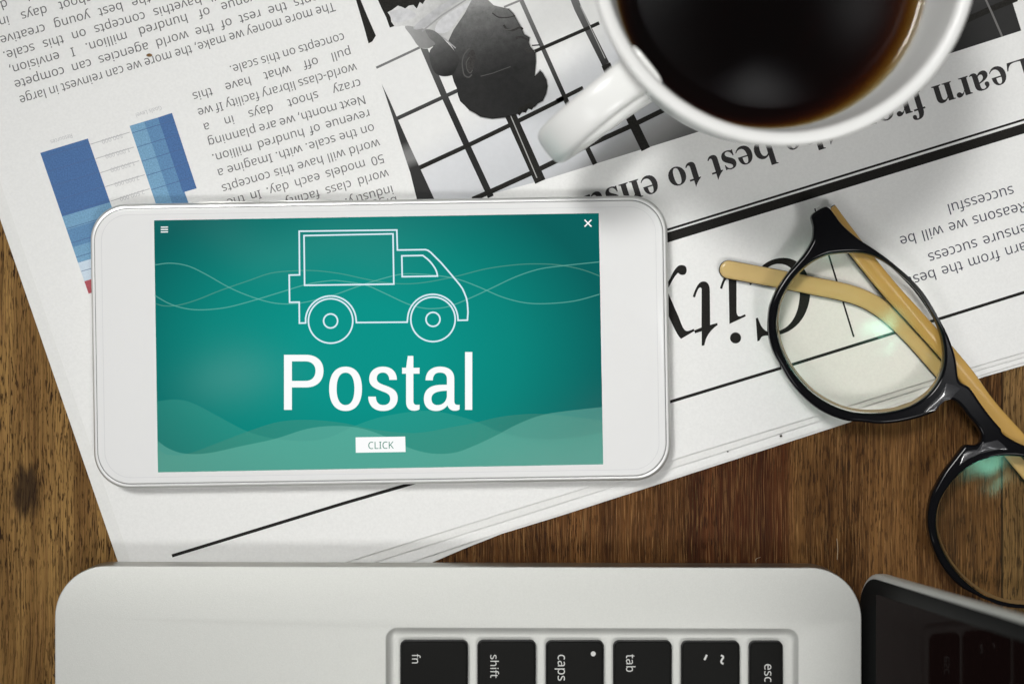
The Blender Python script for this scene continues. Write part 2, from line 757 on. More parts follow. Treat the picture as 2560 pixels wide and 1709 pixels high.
# lower right edges measured in the photograph, each sheet reaching a little further out
sheet((415, 1745), [(520, 1600), (1078, 1406), (1160, 1371), (1253, 1334), (1400, 1289), (1710, 1189), (2100, 1063), (2462, 941), (2560, 913), (2760, 850)], 0.02, 0.55, paper2_mat)
sheet((412, 1740), [(500, 1578), (1040, 1400), (1253, 1329), (1500, 1252), (1710, 1184), (2100, 1057), (2458, 936), (2560, 905), (2760, 842)], 0.68, 1.12, paper_mat)
sheet((409, 1736), [(480, 1560), (938, 1404), (1567, 1205), (1750, 1148), (2110, 1032), (2450, 924), (2560, 892), (2760, 830)], 1.27, 1.70, paper2_mat)
sheet((370, 1530), [(866, 1404), (1170, 1309), (1505, 1206), (1720, 1137), (2100, 1021), (2443, 914), (2560, 880), (2760, 818)], 1.87, Z_PAPER, paper_mat)

ink = plain("black_ink", (0.0145, 0.0135, 0.012), 0.7, 0.12, vary=0.25, vscale=2500)
ink_soft = plain("faded_black_ink", (0.040, 0.038, 0.038), 0.7, 0.12, vary=0.2, vscale=2500)
ink_grey = plain("grey_ink", (0.125, 0.122, 0.125), 0.7, 0.12, vary=0.15, vscale=2500)
ink_violet = plain("violet_grey_ink", (0.058, 0.056, 0.080), 0.7, 0.12, vary=0.15, vscale=2500)
ink_pale = plain("pale_grey_ink", (0.42, 0.42, 0.43), 0.65, 0.3)

# rules
strips("printed_rule", [([(1650, 599.5), (2000, 493), (2600, 309)], 24, False)], Z_INK, ink, news)
strips("printed_rule", [([(1650, 580), (2000, 472.5), (2600, 287)], 5.5, False)], Z_INK, ink, news)
strips("printed_rule", [([(1640, 1014.5), (1953, 919.5), (2351, 796), (2620, 712)], 7.5, False)], Z_INK, ink, news)
strips("printed_rule", [([(430, 1388.5), (860, 1257), (1060, 1199)], 8, False)], Z_INK, ink, news)
strips("printed_rule", [([(2072, 638), (2134.5, 842)], 4.5, False)], Z_INK, ink, news)
strips("printed_rule", [([(2040, 532), (2037, 521)], 3.5, False)], Z_INK, ink, news)

# ---- glyph outlines -------------------------------------------------------
SANS_TXT = """,180|28,-87 47,-3 61,78 124,78 129,71 122,46 114,20 104,-8 71,-87
-216|27,154 27,206 189,206 189,154
.180|89,-9 74,-7 60,1 51,15 48,36 51,57 60,71 74,79 89,81 106,79 119,71 129,57 132,36 129,15 119,1 106,-7
0384|191,-7 142,1 102,22 72,59 55,95 43,137 35,186 33,240 35,290 40,334 49,373 61,407 78,435 99,458 125,474 156,484 191,487 241,480 281,458 312,422 329,386 341,344 349,296 351,240 349,191 344,147 335,108 322,74 305,45 284,23 258,6 227,-3|191,44 224,49 249,65 268,92 281,130 289,180 291,240 289,300 281,349 268,388 249,415 224,431 191,437 159,431 133,415 115,388 102,349 95,300 92,240 95,180 102,131 115,93 133,65 159,49
1384|181,0 181,335 181,381 183,418 164,400 142,381 91,339 60,379 189,480 238,480 238,0
2384|32,0 32,49 158,176 219,240 234,259 247,278 257,296 264,315 268,334 269,355 267,380 259,400 246,415 229,427 208,434 185,436 162,435 142,430 123,424 105,415 87,403 69,390 38,430 57,445 79,458 102,470 128,479 155,484 185,486 226,482 262,471 291,452 312,427 325,396 330,359 328,334 323,311 314,288 303,267 288,245 271,224 252,202 230,179 207,155 107,56 107,54 349,54 349,0
3384|162,-7 137,-6 114,-4 92,-1 71,4 50,11 30,19 30,75 51,65 73,58 95,51 118,47 141,44 163,43 202,46 233,54 256,68 271,87 281,110 284,138 280,165 268,186 249,202 222,213 189,220 150,222 103,222 103,273 150,273 187,275 217,284 240,298 257,316 267,338 271,363 268,385 260,403 247,417 230,428 208,434 183,437 159,435 136,431 117,425 99,417 80,407 62,396 33,437 51,449 72,461 96,471 123,480 152,485 183,486 229,483 266,471 294,453 315,428 327,400 331,367 328,337 319,312 304,290 284,274 260,261 232,253 232,250 267,243 296,231 318,214 333,192 343,166 346,136 344,110 337,85 326,62 311,42 291,25 266,11 237,1 202,-5
4384|244,0 244,109 14,109 14,159 240,482 301,482 301,162 371,162 371,109 301,109 301,0|72,162 244,162 244,313 245,372 247,419 244,419 231,392 216,367
5384|167,-7 142,-6 119,-4 97,0 76,5 58,12 42,19 42,75 60,66 79,58 101,52 124,47 146,45 167,44 200,46 229,55 253,69 271,89 282,115 285,147 282,176 273,200 257,219 234,233 203,242 165,244 122,241 83,234 54,253 72,480 312,480 312,426 122,426 111,287 142,291 185,294 231,290 270,278 302,257 326,229 341,195 346,153 341,107 325,68 299,36 263,12 219,-2
6384|200,-7 171,-4 143,3 118,16 95,34 75,57 59,86 47,120 39,160 37,205 38,239 41,273 46,307 54,339 65,369 79,397 97,423 119,444 146,462 177,475 214,484 257,486 288,485 316,480 316,430 288,436 258,438 229,436 203,431 181,422 162,411 145,397 132,380 121,361 113,341 106,318 101,295 98,270 96,244 100,244 112,259 126,272 143,284 163,293 187,298 214,300 253,296 286,283 314,262 336,233 348,197 353,154 348,108 334,69 311,36 281,12 244,-2|199,43 226,46 249,55 268,70 283,92 291,120 294,154 292,183 284,207 271,227 253,242 230,251 201,254 181,252 163,248 146,241 126,226 110,208 100,187 97,166 98,147 102,128 108,108 117,91 128,75 142,61 159,51 178,45
7384|91,0 288,426 30,426 30,480 351,480 351,434 156,0
8384|193,-7 146,-3 106,8 75,27 51,53 38,85 33,122 34,143 39,162 47,179 57,195 69,209 83,221 99,232 115,242 132,251 110,265 90,281 73,299 59,320 51,344 48,372 50,395 57,416 67,434 81,450 98,463 118,473 141,480 165,485 191,486 231,483 265,473 295,457 317,434 331,406 335,371 334,353 330,336 323,321 313,307 302,295 289,283 244,254 263,244 281,233 298,222 313,209 325,196 336,181 344,164 349,145 351,124 346,87 332,55 308,29 276,9 238,-3|194,277 216,287 236,299 253,312 266,328 274,347 277,369 274,390 266,407 253,421 236,431 215,437 191,439 168,437 147,431 130,421 117,407 109,390 106,369 109,347 118,328 132,312 150,299|192,40 222,43 247,51 267,63 281,80 290,100 293,124 290,146 281,165 265,182 245,196 221,210 192,222 181,226 154,213 132,199 114,183 101,165 93,145 91,122 93,100 102,80 116,63 135,51 161,43
9384|129,-7 98,-5 69,0 69,50 87,46 106,43 128,42 157,43 183,49 205,57 224,69 240,83 254,99 265,118 274,138 280,161 285,185 288,209 289,235 285,235 274,221 260,207 243,196 222,187 199,181 171,179 133,184 99,196 72,217 50,246 38,282 34,324 36,356 42,385 53,411 67,433 85,452 106,467 130,478 157,484 187,486 216,484 244,476 269,463 292,445 312,422 328,393 340,359 347,320 349,275 348,240 345,206 340,173 332,141 322,110 307,82 289,57 267,35 240,17 208,4 171,-4|184,226 205,227 223,231 240,239 261,254 276,272 286,292 289,314 288,333 284,352 278,371 269,388 258,404 244,418 227,428 208,434 187,437 161,433 138,424 119,409 104,387 95,359 92,325 95,296 102,272 115,252 132,237 155,229
A429|0,0 187,482 242,482 428,0 366,0 308,148 118,148 61,0|138,202 290,202 236,347 230,367 221,396 214,419 203,378 193,347
C424|261,-7 215,-3 174,7 139,24 109,46 85,75 65,109 52,149 44,192 41,240 44,287 53,330 67,368 88,403 114,431 146,455 183,472 225,483 271,486 320,483 364,474 404,458 379,407 330,425 311,430 292,432 271,433 223,427 182,410 149,381 124,343 110,296 105,240 109,184 123,137 146,98 178,69 219,52 270,46 291,47 311,49 330,52 385,65 385,13 367,7 348,2 329,-2 309,-5 286,-6
E373|65,0 65,480 333,480 333,426 126,426 126,277 321,277 321,224 126,224 126,53 333,53 333,0
G489|271,-7 224,-3 182,7 145,23 114,46 88,74 67,108 53,148 44,191 41,240 44,288 54,331 71,370 93,404 121,433 155,456 195,473 240,483 289,486 316,485 341,483 366,479 389,473 411,466 433,458 410,406 392,413 373,419 352,425 331,430 309,432 286,433 233,427 188,410 152,381 125,343 109,296 104,240 106,203 112,169 123,139 137,112 157,89 181,70 210,57 245,48 285,46 338,49 379,57 379,199 273,199 273,253 439,253 439,18 413,10 387,4 361,-1 333,-4 303,-6
H497|65,0 65,480 126,480 126,277 371,277 371,480 432,480 432,0 371,0 371,224 126,224 126,0
I227|27,0 27,35 83,48 83,431 27,445 27,480 200,480 200,445 144,431 144,48 200,35 200,0
K416|65,0 65,480 126,480 126,243 167,289 208,334 338,480 408,480 218,271 416,0 345,0 175,229 126,186 126,0
L352|65,0 65,480 126,480 126,54 335,54 335,0
N510|65,0 65,480 135,480 391,83 394,83 392,115 390,162 389,209 389,480 445,480 445,0 375,0 118,398 116,398 119,340 121,268 121,0
R418|65,0 65,480 197,480 252,476 296,464 329,446 353,419 367,385 372,343 370,319 366,298 358,279 348,264 336,250 322,239 307,229 292,221 276,215 408,0 337,0 221,198 126,198 126,0|126,249 197,249 233,252 261,259 283,272 298,290 307,313 310,340 306,369 297,391 281,407 259,418 230,425 194,427 126,427
S368|166,-7 140,-6 115,-4 91,-1 70,4 51,9 34,16 34,74 52,67 72,60 94,54 119,50 143,47 169,46 201,48 228,55 249,66 265,82 274,101 277,123 274,145 267,163 253,178 232,192 214,202 191,211 164,222 126,238 96,256 72,276 54,300 44,329 40,364 42,388 49,410 60,429 74,446 92,460 114,471 138,480 165,485 193,486 219,485 243,483 266,479 287,473 307,467 326,459 307,408 253,426 233,430 213,432 192,433 165,431 142,425 124,414 112,400 104,383 101,363 104,341 111,323 125,308 144,294 161,285 182,276 206,267 233,256 257,245 278,233 296,221 310,207 322,191 330,173 335,152 337,128 332,89 317,56 291,29 256,9 215,-3
T373|156,0 156,426 7,426 7,480 366,480 366,426 217,426 217,0
W624|135,0 8,480 71,480 146,187 160,127 169,73 179,130 194,190 279,480 341,480 429,188 445,127 455,73 465,127 479,187 553,480 616,480 488,0 427,0 334,314 323,353 314,388 310,409 303,372 287,312 196,0
a377|144,-7 114,-4 86,5 63,19 45,40 34,67 31,100 36,133 50,161 73,183 106,200 150,210 203,215 265,217 265,238 262,265 256,286 245,301 230,311 212,316 190,318 172,317 154,315 136,310 89,291 71,335 87,343 106,350 126,357 148,362 170,365 193,366 233,363 266,353 291,337 308,314 319,283 322,245 322,0 279,0 268,51 265,51 249,33 233,19 216,7 196,0 173,-5|158,41 187,44 212,52 234,66 251,86 261,112 264,144 264,176 211,174 171,170 140,163 118,152 103,138 95,121 92,99 97,73 110,55 132,44
b413|228,-7 201,-5 178,0 158,9 142,20 128,32 116,46 111,46 99,0 57,0 57,510 116,510 116,386 115,344 113,312 116,312 128,327 142,339 158,351 178,359 201,364 228,366 269,361 305,345 335,319 358,283 372,237 376,180 372,123 358,77 335,40 305,14 269,-1|219,42 248,46 273,58 291,78 304,105 312,139 315,181 309,240 291,283 260,308 218,317 183,313 157,302 138,284 126,258 119,224 116,182 116,179 119,138 126,105 138,78 157,58 184,46
c322|201,-7 171,-5 143,2 117,13 93,28 74,48 58,73 46,103 39,138 37,178 39,220 47,256 59,286 76,311 96,332 119,347 146,358 174,365 206,367 224,366 241,364 259,361 300,347 282,298 244,310 204,315 158,306 125,281 105,238 98,179 101,139 110,105 124,79 144,60 170,48 201,44 220,45 237,47 253,50 294,65 294,13 254,-2 239,-4 221,-6
d413|185,-7 143,-2 107,14 77,40 55,76 41,123 37,179 41,236 55,283 78,319 108,346 144,361 185,367 211,365 234,360 254,351 270,340 285,328 297,314 301,314 299,339 297,367 297,510 356,510 356,0 308,0 300,48 297,48 285,34 271,21 254,9 234,0 211,-5|194,42 228,46 255,56 274,74 287,98 295,129 298,168 298,179 295,220 288,254 275,282 256,302 229,314 193,318 164,313 140,301 122,280 109,252 101,218 98,178 101,138 109,105 122,78 141,58 165,46
e379|210,-7 177,-4 147,3 120,14 96,30 75,51 59,76 47,106 39,140 37,177 39,215 46,249 57,279 72,305 90,326 112,344 138,357 166,364 196,367 226,364 252,358 276,347 296,331 313,312 327,290 337,264 343,235 345,204 345,169 98,169 102,131 113,100 129,76 152,58 180,47 213,44 235,44 255,46 274,50 328,69 328,17 310,9 292,4 274,-1 255,-4 234,-6|99,216 283,216 280,244 273,269 262,290 245,306 223,315 195,318 169,315 147,306 129,291 114,271 105,245
f231|73,0 73,314 10,314 10,342 73,362 73,383 77,425 87,458 104,483 127,500 156,510 190,514 229,510 260,502 244,455 220,462 191,465 165,460 147,446 139,430 134,409 132,383 132,360 223,360 223,314 132,314 132,0
g413|195,-161 145,-159 102,-151 65,-138 65,-84 103,-100 148,-109 198,-112 227,-109 251,-100 271,-85 286,-65 295,-40 298,-11 298,3 298,27 300,48 297,48 268,17 231,-1 185,-7 142,-1 106,15 76,42 54,79 41,125 37,179 41,233 54,278 76,316 106,344 142,361 185,367 208,365 229,361 249,353 267,343 283,329 298,312 301,312 309,360 356,360 356,-6 352,-53 338,-92 317,-122 286,-144 245,-157|194,42 227,45 253,55 273,71 287,94 295,126 298,165 298,179 295,224 287,259 273,285 252,303 226,313 193,317 165,313 142,301 123,281 109,254 101,220 98,179 101,138 109,104 123,77 141,57 165,46
h415|57,0 57,510 116,510 116,361 113,310 117,310 130,327 146,341 164,352 185,360 206,364 229,366 269,363 302,352 328,335 346,310 357,276 361,234 361,0 302,0 302,230 293,278 266,307 222,317 186,313 158,302 139,283 126,257 119,225 116,186 116,0
i173|87,420 62,429 55,441 52,457 55,474 62,486 87,495 111,486 119,474 122,457 119,441 111,429|57,0 57,360 116,360 116,0
j173|87,420 62,429 55,441 52,457 55,474 62,486 87,495 111,486 119,474 122,457 119,441 111,429|15,-161 -15,-159 -37,-153 -37,-105 -16,-110 7,-112 27,-109 43,-100 54,-83 57,-56 57,360 116,360 116,-54 113,-85 105,-111 92,-133 73,-148 47,-158
k358|57,0 57,510 116,510 116,244 115,216 113,185 116,185 128,201 144,221 158,238 273,360 343,360 197,206 353,0 281,0 156,168 116,132 116,0
l173|57,0 57,510 116,510 116,0
m628|57,0 57,360 105,360 113,311 117,311 129,328 144,342 162,353 182,361 202,365 223,367 273,360 310,340 333,306 336,306 350,325 366,340 386,352 407,360 429,365 452,367 489,363 520,353 543,335 560,310 570,277 574,234 574,0 515,0 515,232 507,279 483,308 442,317 410,314 385,304 367,287 355,264 347,234 345,199 345,0 286,0 286,232 278,279 253,308 212,317 180,313 155,302 137,283 125,258 118,226 116,187 116,0
n415|57,0 57,360 105,360 113,311 117,311 130,328 146,342 165,353 186,361 208,365 230,367 270,363 302,353 328,335 346,310 357,277 361,234 361,0 302,0 302,230 293,278 266,307 222,317 186,313 158,302 139,283 126,258 119,226 116,187 116,0
o406|202,-7 172,-4 143,3 117,15 94,32 75,53 58,79 46,109 39,143 37,181 42,236 57,282 82,318 116,345 156,361 204,367 236,364 264,357 290,345 314,328 333,307 349,282 361,252 368,218 370,181 365,126 350,79 325,42 291,15 250,-1|203,42 237,46 263,59 283,80 298,107 306,141 309,181 306,220 298,253 283,281 263,301 236,313 203,317 169,313 143,301 123,281 109,253 101,220 98,181 101,141 109,107 123,80 143,59 170,46
p413|57,-161 57,360 105,360 113,311 116,311 128,326 142,339 158,351 178,360 201,365 228,367 270,362 305,346 335,320 358,284 372,238 376,181 372,124 358,78 335,41 305,14 269,-1 228,-7 202,-5 179,0 159,9 142,20 128,32 116,46 112,46 115,17 116,-13 116,-161|219,42 240,44 258,50 273,60 286,74 296,90 305,110 310,132 314,155 315,181 312,220 304,253 291,280 272,301 248,313 218,317 185,314 159,303 140,286 127,262 119,231 116,192 116,181 119,140 126,106 138,78 157,58 184,46
q413|297,-161 297,-7 298,21 300,48 296,48 285,34 270,21 254,9 234,0 210,-5 183,-7 143,-2 107,14 78,40 55,76 41,123 37,179 42,236 55,283 78,319 108,346 144,361 185,367 212,365 235,360 255,351 271,339 286,326 298,311 300,311 309,360 356,360 356,-161|195,42 228,46 255,56 274,73 287,97 295,128 298,167 298,179 295,221 287,255 275,282 256,302 228,314 193,318 164,313 140,301 122,280 108,252 101,218 98,178 101,139 109,105 122,78 141,58 165,46
r277|57,0 57,360 105,360 112,294 115,294 128,313 143,330 160,345 179,357 201,364 225,367 247,366 267,363 260,308 241,312 221,313 203,311 186,306 169,298 154,286 141,272 131,256 123,236 118,215 116,192 116,0
s321|148,-7 124,-6 102,-4 83,-1 66,4 50,9 35,16 35,70 87,50 107,45 128,42 149,41 176,43 198,47 214,55 229,72 234,94 227,118 200,140 146,164 86,191 71,200 58,211 48,223 40,237 36,253 34,271 38,299 51,323 72,342 99,356 132,364 169,367 191,366 211,364 231,360 249,355 267,350 284,343 264,296 216,312 200,315 183,318 165,318 143,317 124,313 110,307 95,293 91,275 99,249 129,229 183,206 205,198 225,189 242,180 263,165 279,147 288,126 291,99 287,67 274,41 253,20 224,5 189,-4
t242|167,-7 149,-6 132,-2 115,3 100,11 87,22 77,37 68,55 63,78 62,105 62,314 11,314 11,343 62,366 86,443 121,443 121,360 225,360 225,314 121,314 121,106 123,86 128,70 137,57 155,46 177,42 205,44 228,49 228,4 201,-4
u415|184,-7 144,-3 111,7 86,25 68,49 57,83 53,124 53,360 113,360 113,128 122,81 148,52 193,42 229,46 256,57 276,76 289,102 296,134 299,173 299,360 358,360 358,0 310,0 301,48 298,48 285,31 269,17 250,6 229,-1 207,-5
v341|136,0 0,360 63,360 140,148 151,115 162,80 169,52 171,52 179,81 190,116 201,148 278,360 341,360 204,0
w528|106,1 7,361 69,361 118,169 132,110 142,61 144,61 151,89 159,125 169,158 232,361 297,361 359,158 373,108 383,62 385,62 395,108 410,169 460,361 520,361 420,1 351,1 289,203 274,258 265,299 262,299 253,258 238,203 173,1
x355|12,0 142,184 18,360 85,360 178,224 270,360 336,360 212,184 343,0 276,0 178,144 79,0
y342|56,-161 28,-160 7,-156 7,-109 25,-111 47,-113 66,-111 83,-105 97,-95 108,-82 118,-67 127,-49 146,-1 1,360 64,360 142,155 160,104 172,57 175,57 187,101 206,156 279,360 343,360 187,-50 174,-81 157,-108 139,-131 116,-148 89,-158
z315|26,0 26,39 220,314 38,314 38,360 285,360 285,316 94,46 289,46 289,0
 174|"""
SANS = {}
for ln in SANS_TXT.split('\n'):
    if not ln:
        continue
    ch = ln[0]
    parts = ln[1:].split('|')
    SANS[ch] = (int(parts[0]), [[tuple(map(int, q.split(','))) for q in s.split(' ')] for s in parts[1:] if s])
SANS[' '] = (250, [])
SANS['`'] = (200, [[(20, 0), (80, 0), (110, 150), (50, 150)]])

SERIF_SVG = {
    'L': (667, "M20,0 L600,0 L640,200 L615,200 C580,80 520,30 380,30 L255,40 L255,655 L345,657 L345,676 L20,676 L20,657 L110,650 L110,25 L20,19 Z"),
    'e': (444, "M415,130 C380,80 335,55 290,55 C215,55 165,110 160,245 L405,245 C405,385 340,473 235,473 C110,473 25,370 25,225 C25,80 110,-14 235,-14 C320,-14 385,30 430,115 Z M158,280 L290,280 C290,390 275,440 230,440 C185,440 160,390 158,280 Z"),
    'a': (500, "M485,50 C470,40 460,38 450,38 C425,38 420,50 420,80 L420,320 C420,430 355,473 240,473 C130,473 50,420 50,345 C50,305 75,280 110,280 C145,280 168,300 168,335 C168,370 145,380 150,400 C155,425 190,440 220,440 C265,440 285,410 285,350 L285,290 C110,235 25,190 25,100 C25,35 70,-14 140,-14 C200,-14 245,10 288,65 C300,10 335,-14 385,-14 C430,-14 460,0 490,30 Z M285,255 L285,110 C265,85 240,70 215,70 C180,70 160,90 160,135 C160,190 200,220 285,255 Z"),
    'r': (444, "M20,461 L20,440 L65,420 L65,40 L20,19 L20,0 L275,0 L275,19 L205,40 L205,310 C230,370 260,395 285,385 C300,370 310,335 350,335 C395,335 425,365 425,405 C425,445 395,473 355,473 C290,473 240,430 205,345 L205,461 Z"),
    'n': (556, "M20,461 L20,442 L65,425 L65,40 L20,19 L20,0 L265,0 L265,19 L208,40 L208,340 C235,385 265,405 295,405 C335,405 350,375 350,320 L350,40 L295,19 L295,0 L540,0 L540,19 L490,40 L490,330 C490,420 440,473 360,473 C300,473 250,445 205,385 L205,461 Z"),
    'u': (556, "M20,461 L20,442 L65,425 L65,130 C65,40 110,-14 195,-14 C255,-14 300,10 350,75 L350,0 L540,15 L540,35 L490,50 L490,461 L295,461 L295,442 L350,425 L350,120 C325,80 295,58 262,58 C222,58 205,85 205,140 L205,461 Z"),
    'm': (833, "M20,461 L20,442 L65,425 L65,40 L20,19 L20,0 L265,0 L265,19 L208,40 L208,340 C230,380 260,405 290,405 C325,405 345,380 345,330 L345,40 L295,19 L295,0 L545,0 L545,19 L487,40 L487,340 C510,380 540,405 570,405 C605,405 622,380 622,330 L622,40 L565,19 L565,0 L815,0 L815,19 L765,40 L765,330 C765,420 715,473 640,473 C580,473 530,445 482,385 C465,445 420,473 360,473 C300,473 250,445 205,385 L205,461 Z"),
    'h': (556, "M20,676 L20,657 L65,640 L65,40 L20,19 L20,0 L265,0 L265,19 L208,40 L208,340 C235,385 265,405 295,405 C335,405 350,375 350,320 L350,40 L295,19 L295,0 L540,0 L540,19 L490,40 L490,330 C490,420 440,473 360,473 C300,473 250,445 208,395 L208,676 Z"),
    'b': (556, "M15,676 L15,657 L60,640 L60,0 L80,-14 L140,30 C170,0 215,-14 265,-14 C420,-14 525,90 525,240 C525,380 440,473 330,473 C280,473 235,450 200,410 L200,676 Z M200,350 C220,385 245,405 280,405 C345,405 375,350 375,235 C375,90 340,25 265,25 C220,25 200,60 200,110 Z"),
    't': (333, "M205,630 C165,560 100,490 20,435 L20,415 L65,415 L65,100 C65,30 110,-14 185,-14 C250,-14 295,20 325,90 L300,105 C280,75 265,62 245,62 C215,62 208,85 208,120 L208,415 L310,415 L310,461 L208,461 L208,630 Z"),
    's': (389, "M330,461 L310,461 C300,445 285,445 265,455 C235,468 215,473 190,473 C95,473 30,415 30,330 C30,255 75,215 160,170 C235,130 250,105 250,75 C250,40 225,18 190,18 C130,18 85,65 65,150 L42,150 L38,-5 L58,-8 C68,10 80,10 100,0 C130,-10 160,-14 195,-14 C295,-14 360,50 360,140 C360,215 320,255 230,305 C155,345 135,365 135,395 C135,425 160,440 195,440 C250,440 290,400 310,330 L332,330 Z"),
    'o': (500, "M250,473 C375,473 475,370 475,230 C475,90 375,-14 250,-14 C125,-14 25,90 25,230 C25,370 125,473 250,473 Z M250,440 C190,440 165,370 165,230 C165,90 190,20 250,20 C310,20 335,90 335,230 C335,370 310,440 250,440 Z"),
    'f': (333, "M20,461 L20,415 L75,415 L75,40 L20,19 L20,0 L300,0 L300,19 L220,40 L220,415 L315,415 L315,461 L220,461 C215,560 225,655 275,655 C300,655 285,620 290,590 C295,560 315,545 340,545 C375,545 395,570 395,600 C395,655 345,691 275,691 C150,691 75,610 75,461 Z"),
    ' ': (250, ""),
}
SERIF = {k: (a, svg(s, 5) if s else []) for k, (a, s) in SERIF_SVG.items()}


def text_loops(txt, start, end, xh, font=SANS, font_xh=360, fit=True, mid=True, track=0.0):
    """outlines of a line that reads from pixel start to pixel end; xh = x-height in pixels.
    mid: start/end lie at mid x-height, else on the baseline. fit: words are spread to fill the length"""
    sx, sy = start
    d = Vector((end[0] - sx, end[1] - sy))
    length = d.length
    d.normalize()
    up = Vector((d.y, -d.x))
    k = xh / font_xh
    org = Vector(start)
    if mid:
        org = org - up * xh / 2
    words = txt.split(' ')
    if fit == 'end':      # natural spacing, finishing at end
        w_all = sum(font[c][0] + track for c in txt) * k
        org = org + d * (length - w_all)
    wl_ = [sum(font[c][0] + track for c in w) for w in words]
    kx = k
    gap = font[' '][0] * k
    if fit is True:
        nat = sum(wl_) * k
        if len(words) > 1:
            gap = (length - nat) / (len(words) - 1)
            mn = 170 * k
            if gap < mn:
                gap = mn * 0.9
                kx = (length - gap * (len(words) - 1)) / sum(wl_)
        else:
            kx = length / sum(wl_)
    loops = []
    pen = 0.0
    for w in words:
        for c in w:
            adv, gl = font[c]
            for lp in gl:
                loops.append([tuple(org + d * (pen + x * kx) + up * (y * k)) for x, y in lp])
            pen += (adv + track) * kx
        pen += gap
    return loops


def text(name, lines, z, mat, parent, xh, font=SANS, font_xh=360, label=None, **kw):
    loops = []
    for ln in lines:
        loops += text_loops(ln[0], ln[1], ln[2], ln[3] if len(ln) > 3 else xh, font, font_xh, **kw)
    return flat(name, loops, z, mat, parent, label)


# headline, upside down, running from the right edge towards the phone
hl = "Learn from the best to ensure"
e0 = (2510.0, 161.2)
hd = Vector((-math.cos(R(17.36)), math.sin(R(17.36))))
em = 99.3
start = Vector(e0) - hd * (667 * em / 1000)
text("headline", [(hl, tuple(start), tuple(start + hd * 1200))], Z_INK, ink_soft, news, 0.455 * em, SERIF, 455, fit=False, mid=False)

# masthead, traced letter by letter
CITY = ["M80,500 C110,430 150,360 190,335 C215,322 260,322 283,345 C305,375 300,430 270,450 C240,465 200,450 185,428 C150,455 110,520 80,585 L20,680 L20,600 Z",
        "M50,680 L85,760 L190,1000 C230,1100 250,1180 300,1188 C330,1188 365,1170 388,1160 L400,1185 L222,1290 C170,1240 120,1120 85,1050 L20,900 L20,700 Z",
        "M405,750 L375,738 C400,660 440,560 490,545 C540,530 590,550 598,640 L603,1108 L695,1082 L702,1108 C640,1150 580,1210 545,1300 C535,1340 530,1365 525,1375 L493,1380 L492,1190 L405,1217 L395,1180 L490,1140 L492,640 C485,610 460,615 445,645 C425,680 415,720 405,750 Z",
        "M760,640 L730,628 C755,550 790,450 850,430 C910,420 945,460 947,530 L948,940 C955,985 970,1000 1000,995 L1060,967 L1068,995 L855,1095 L845,530 C835,500 815,505 800,530 C780,570 770,600 760,640 Z",
        "M1200,1020 L1228,1012 C1245,1080 1290,1195 1380,1200 C1560,1210 1770,1080 1775,680 C1775,440 1650,310 1500,310 C1400,310 1300,380 1165,560 L1125,590 L1115,575 C1180,450 1290,235 1560,232 C1780,232 1912,420 1912,680 C1900,1000 1700,1250 1380,1248 C1330,1245 1290,1248 1270,1270 L1245,1315 L1220,1322 Z"]
city = []
for s in CITY:
    city += [Zm(lp, 1660, 600, 5.2262) for lp in svg(s, 14)]
city.append(Zm(circle(935, 1277, 72), 1660, 600, 5.2262))
flat("masthead", city[2:], Z_INK, ink, news)
flat("masthead", city[:2], Z_INK + 0.008, ink, news)

# article columns (upside down)
COL2 = [("concepts on this scale.", (861, 90), (574, 174)),
        ("pull off what have this", (878, 127), (481, 241)),
        ("world-class library facility If we", (891, 166), (494, 281)),
        ("crazy shoot days in a", (902, 205), (508, 318)),
        ("Next month, we are planning", (914, 246), (519, 356)),
        ("revenue of hundred million.", (925, 281), (530, 395)),
        ("on the scale. with. Imagine a", (936, 317), (543, 432)),
        ("world will have this concepts", (949, 355), (554, 471)),
        ("50 models each day. In the", (960, 393), (567, 507)),
        ("world class facility with the", (971, 431), (578, 545)),
        ("industry. We are one of the", (983, 471), (590, 583)),
        ("biggest", (994, 498), (885, 529))]
text("body_text", COL2, Z_INK, ink_grey, news, 16.2)


def blk(s, a, b):
    return (s, Zm([a], 0, 0)[0], Zm([b], 0, 0)[0])


COL1 = [blk("The more money we make, the more we can reinvest in large", (2285, 38), (132, 682)),
        blk("agents the rest of the world agencies can compete", (2270, -55), (97, 577)),
        blk("with a revenue of hundred million. I envision,", (2190, -155), (60, 478)),
        blk("In the world will havethis concepts on this scale.", (2150, -230), (20, 380)),
        blk("We offer the the best young creatives", (1640, -190), (-40, 285)),
        blk("in a crazy shoot days in", (1180, -170), (-10, 150)),
        blk("each d", (330, -80), (0, 35))]
text("body_text", COL1, Z_INK, ink_grey, news, 17.0)

text("body_text", [("successful", (2531, 474), (2368, 521)),
                   ("Reasons we will be", (2546, 519), (2249, 602)),
                   ("ensure success", (2588, 561), (2320, 644)),
                   ("Learn from the best", (2592, 605), (2270, 702))], Z_INK, ink_violet, news, 19.4, fit="end")

# ---- bar chart ------------------------------------------------------------
blue_d = plain("dark_blue_ink", (0.052, 0.138, 0.33), 0.6, 0.3, vary=0.22, vscale=2600)
blue_m = plain("middle_blue_ink", (0.10, 0.235, 0.42), 0.6, 0.3, vary=0.2, vscale=2600)
blue_l = plain("light_blue_ink", (0.165, 0.34, 0.51), 0.6, 0.3, vary=0.18, vscale=2600)
blue_p = plain("pale_blue_ink", (0.56, 0.66, 0.75), 0.6, 0.3, vary=0.08, vscale=2600)
red_i = plain("red_ink", (0.40, 0.075, 0.09), 0.6, 0.3, vary=0.15, vscale=2600)


def on(a, b, y):
    t = (y - a[1]) / (b[1] - a[1])
    return (a[0] + (b[0] - a[0]) * t, y)


la, lb = (100.7, 382.6), (221.5, 734.0)
ra, rb = (219.7, 346.7), (345.0, 705.0)


